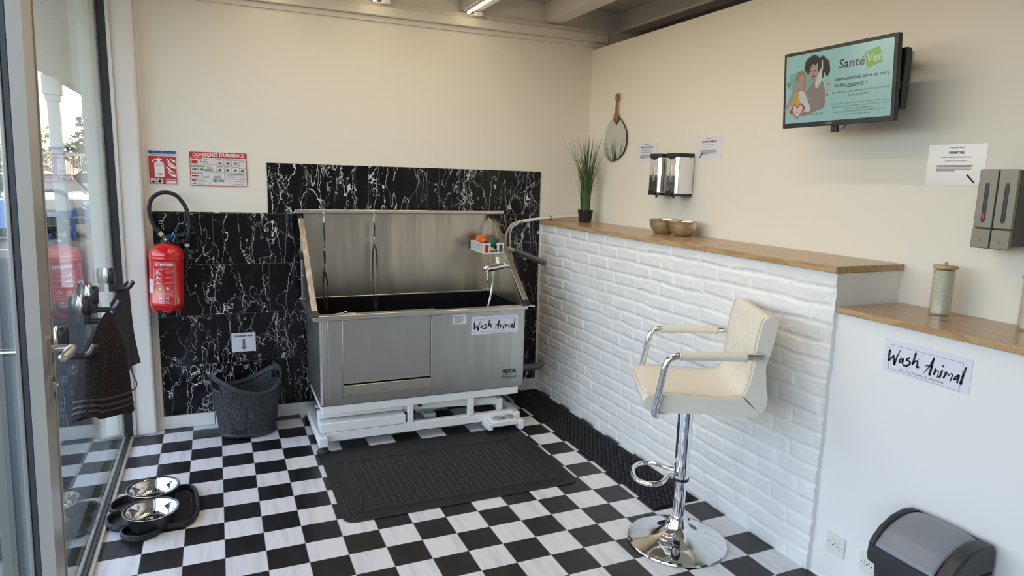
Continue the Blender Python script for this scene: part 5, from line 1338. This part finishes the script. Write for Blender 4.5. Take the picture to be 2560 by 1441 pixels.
    poly([(.094, .485), (.104, .483), (.099, .495)], c_red, 7, 'cat_nose'); spoly([(.055, .58), (.09, .52), (.11, .56), (.05, .74), (.0, .80), (.0, .76)], c_grey, 6, 'cat_body')
    spoly([(-.003 + .012, .40), (.018, .37), (.03, .39), (.045, .37), (.05, .41), (.028, .47)], c_hg, 3, 'green_heart')
    poly([(.05, .80), (.215, .755), (.21, .81), (.05, .86)], c_red, 6, 'ribbon')
    spoly([(.135, .945), (.075, .83), (.08, .745), (.11, .72), (.130, .76), (.16, .71), (.195, .735), (.195, .82)], c_red, 7, 'heart_border'); spoly([(.135, .92), (.085, .825), (.09, .755), (.112, .74), (.131, .785), (.16, .735), (.183, .755), (.183, .82)], c_white, 8, 'heart')
    mb = MB()
    def T(s_, a, b, size, fit=None, col=None, **k): (col or mb).text(s_, *S_(a, b), size * sh, F, .0016, fit=fit * sw if fit else None, **k)
    mb2 = MB().text('Offre', *S_(.134, .805), .028 * sh, F, .0024).text('spéciale', *S_(.134, .84), .028 * sh, F, .0024); mb2.build('heart_print', c_red, scr, smooth=False)
    T('Santé', .645, .235, .170, .235, off=.0006, shear=.12)
    T('Votre animal fait partie de votre', .735, .435, .062, .48, off=.0004); T('famille, assurez-le !', .645, .520, .062, .29, off=.0004)
    mb.rect(S_(.605, 0)[0], S_(.760, 0)[0], S_(0, .556)[1], S_(0, .547)[1], F, .0016)
    for i, (s_, b, fw) in enumerate((('Bénéficiez gratuitement de la formule', .615, .50), ('Santévet START !', .670, .20), ("Profitez de 3 mois d'assurance santé animale offerts", .775, .50), ('pour votre chien ou votre chat, de 2 mois à 8 ans.', .815, .49), ('Gratuit et sans engagement.', .852, .25), ('la formule Santévet START est valable 90 jours,', .889, .46), ('sans tacite reconduction.', .926, .23))): T(s_, .730, b, .042 if i < 2 else .032, fw)
    T('Victuaille Animal', .310, .885, .050, .17, shear=.3)
    mb.build('lettering', c_ink, scr, smooth=False)
    poly([(.757, .13), (.885, .075), (.915, .290), (.785, .340)], c_green, 2, 'logo_field')
    MB().text('Vet', *S_(.838, .215), .150 * sh, F, .0018, off=.0006, shear=.12, fit=.125 * sw).build('logo_lettering', c_white, scr, smooth=False)
    for (a, b), m_ in (((.440, .465), c_or), ((.432, .610), c_pk)):
        pm = MB().disc(*S_(a, b + .02), .014 * sw, F, .0016, 14)
        for k in range(4): pm.disc(*S_(a - .022 + k * .0145, b - .035 - .018 * (k in (1, 2))), .005 * sw, F, .0016, 10)
        pm.build('paw_print', m_, scr, smooth=False)
    MB().text('UNITED', w_ / 2 - .02, .0095, .009, F, .0022, fit=.030).build('maker_lettering', M['satin'], t, smooth=False)
    MB().prism([(w_ / 2 - .02, -.028), (w_ / 2 + .012, -.028), (w_ / 2 + .012, -.0005), (w_ / 2 - .02, -.0005)], F, -.020, -.008).build('sensor_box', M['black'], t, bevel=.002)
    MB().tube(smoothpath([F(w_ / 2 + .010, -.016, -.014), F(w_ / 2 + .03, -.016, -.014), F(w_ / 2 + .045, .0, -.020), F(w_ / 2 + .045, .02, -.03)], 5), .0018, 6).build('cable', M['black'], t)
    # bracket to the wall
    MB().box(2.640, 2.668, -2.335, -2.300, 1.830, 2.048).tube([(2.655, -2.318, 2.035), (2.818, -2.19, 2.035)], .014, 4).tube([(2.655, -2.318, 1.845), (2.70, -2.28, 1.90), (2.818, -2.19, 1.93)], .014, 4).box(2.808, 2.826, -2.22, -2.16, 1.85, 2.07).box(2.625, 2.65, -2.33, -2.0, 1.90, 1.93).build('wall_bracket', M['black'], t, bevel=.002)
television()

# acrylic cotton pad dispensers on the lower shelf
def jar(x, y, lab):
    t = thing('cotton_pad_dispenser', lab, 'container', (x, y, 1.0935), group='clear cotton pad dispensers')
    MB().lathe([(.0001, 0), (.037, 0), (.0375, .004), (.037, .168), (.0345, .168), (.0345, .006), (.0001, .005)], n=40).build('clear_tube', M['acrylic'], t, local=True)
    MB().lathe([(.0375, .0), (.038, .002), (.038, .005), (.0375, .007)], n=40).build('foot_ring', M['acrylic'], t, local=True)
    pr_ = [(.0001, .006)]; z = .006
    while z < .160: pr_ += [(.0298, z + .0004), (.0312, z + .0022), (.0298, z + .0040)]; z += .0045
    pr_.append((.0001, z)); MB().lathe(pr_, n=28).build('cotton_pads', M['cotton'], t, local=True, smooth=False)
    ld = MB().lathe([(.0001, .168), (.038, .168), (.0395, .170), (.0395, .177), (.038, .179), (.0001, .179)], n=40).build('lid', M['bamboo'], t, local=True)
    MB().lathe([(.006, .179), (.006, .190), (.004, .191), (.0001, .191)], n=16).build('knob', M['bamboo'], ld, local=True)
    return t
j = jar(2.735, -2.518, 'clear acrylic jar of cotton pads with bamboo lid, on the lower shelf')
dup(j, 'second clear jar of cotton pads, cut off by the right edge of the photo', (2.765, -2.800, 1.0935))

# wall sockets
def socket(y, z, lab):
    t = thing('wall_socket', lab, 'socket', (XL, y, z), group='white wall sockets low on the wall')
    Fs = lambda a, b, tt=0: Vector((-tt, -a, b))
    MB().prism(roundrect(-.040, .040, -.040, .040, .005), Fs, 0, .008).build('face_plate', M['socket'], t, local=True, bevel=.0015)
    Mx = Matrix.Translation((-.008, 0, 0)) @ Matrix.Rotation(-PI / 2, 4, 'Y')
    MB().lathe([(.0245, .0), (.0245, .003), (.0215, .003), (.0205, -.004), (.0001, -.0042)], Mx=Mx, n=32).build('recess', M['socket'], t, local=True)
    MB().cyl((-.004, .0, .006), (-.012, .0, .006), .003, 10).build('earth_pin', M['nickel'], t, local=True)
    for a in (-.033, .033): MB().cyl((-.007, a, 0), (-.0088, a, 0), .0022, 8).build('screw', M['ink'], t, local=True)
    for a in (-.0095, .0095): MB().cyl((-.004, a, -.004), (-.0093, a, -.004), .003, 8).build('pin_hole', M['ink'], t, local=True)
    return t
s_ = socket(-2.398, .168, 'white wall socket on the low wall, the left one fully visible')
dup(s_, 'white wall socket half hidden by the bin', (XL, -2.548, .170))

# swing bin
def bin_():
    t = thing('swing_bin', 'black bin with grey swing lid in the right foreground by the low wall', 'bin', (2.36, -2.80, 0))
    x0, x1, y0, y1 = 2.258, 2.480, -2.958, -2.688
    v = []; f = []
    def ring(ins, z, r=.03): return [(a, b, z) for a, b in roundrect(x0 + ins, x1 - ins, y0 + ins, y1 - ins, r, 5)]
    levels = [ring(.035, .0), ring(.032, .01), ring(.010, .335)]
    n = len(levels[0]); 
    for L in levels: v += L
    for k in range(len(levels) - 1):
        for i in range(n): f.append((k * n + i, k * n + (i + 1) % n, (k + 1) * n + (i + 1) % n, (k + 1) * n + i))
    f.append(tuple(range(n))[::-1])
    MB().add(v, f).build('bin_body', M['binblack'], t)
    # rim
    MB().grid(lambda u, w_: (lambda q: (q[0], q[1], q[2]))([*(ring([-.004, -.006, -.004, .010][int(round(w_ * 3))], [.330, .345, .385, .388][int(round(w_ * 3))])[int(round(u * n)) % n])]), n, 3, closeu=True).build('bin_rim', M['binblack'], t, angle=50)
    # hood cheeks (arched sides) and back
    arch = [(x0 + .002, .384), (x0 + .02, .410), (x0 + .05, .440), (x0 + .10, .468), (x0 + .155, .480), (x1 - .02, .476), (x1 - .004, .455), (x1 - .002, .384)]
    for yc, d, s_ in ((y1, -.022, 1), (y0, .048, -1)):
        Fc = lambda a, b, tt=0: Vector((a, yc + tt, b)); MB().prism(arch, Fc, 0, d).build('lid_cheek', M['binblack'], t, bevel=.008, seg=3)
    MB().box(x1 - .012, x1 - .002, y0 + .01, y1 - .01, .38, .468).build('lid_back', M['binblack'], t, bevel=.004)
    # flap: curved surface slightly lower than the cheeks, pillowed
    la = [(x0 + .006, .378), (x0 + .012, .392), (x0 + .028, .409), (x0 + .05, .430), (x0 + .10, .456), (x0 + .155, .469), (x1 - .016, .466)]
    la = smoothpath([(a, 0, b) for a, b in la], 5)
    def fn(u, w_):
        p = la[min(len(la) - 1, int(round(u * (len(la) - 1))))]; y = y0 + .050 + (y1 - y0 - .074) * w_
        e = (2 * w_ - 1); return (p.x, y, p.z + .010 * (1 - e ** 4) - .004 * (abs(2 * u - 1) ** 6))
    fl = MB().grid(fn, len(la) - 1, 24).build('swing_flap', M['binlid'], t, solid=.004, angle=180)
    MB().ball((x0 + .060, (y0 + y1) / 2 - .005, .4385), .030, 10, (.55, 1.25, .22)).build('finger_grip', M['binlid'], fl)
bin_()

# ================================================================ CEILING LIGHTS
def led(x, lab):
    t = thing('led_tube', lab, 'ceiling light', (x, -1.2, 2.58), group='warm LED tubes on the joists')
    MB().box(x - .011, x + .011, -2.4, .165, 2.578, 2.591).build('housing', M['white_metal'], t, bevel=.002)
    MB().tube([(x, -2.39, 2.574), (x, .160, 2.574)], .0085, 12).build('diffuser', M['led'], t)
    MB().box(x + .05, x + .10, .165, .199, 2.565, 2.590).build('junction_box', M['white_metal'], t, bevel=.003)
    MB().tube(smoothpath([(x + .002, .160, 2.575), (x + .02, .175, 2.565), (x + .05, .18, 2.572)], 4), .003, 6).tube(smoothpath([(x + .10, .18, 2.578), (x + .13, .185, 2.572), (x + .15, .2, 2.56)], 4), .003, 6).build('lead_wire', M['white_metal'], t)
    d = bpy.data.lights.new('led_light', 'AREA'); d.shape = 'RECTANGLE'; d.size = .03; d.size_y = 2.4; d.energy = LED_W; d.color = (1, .84, .66)
    o = bpy.data.objects.new('led_light', d); C.objects.link(o); o.location = (x, -1.45, 2.560); o.parent = None
LED_W = 4.5
led(1.858, 'warm white LED tube under the joist, the one seen at the top of the picture')
led(1.258, 'warm white LED tube one joist further left, only its junction box in view')
led(.658, 'warm white LED tube under the joist nearest the glazing')
tube = None
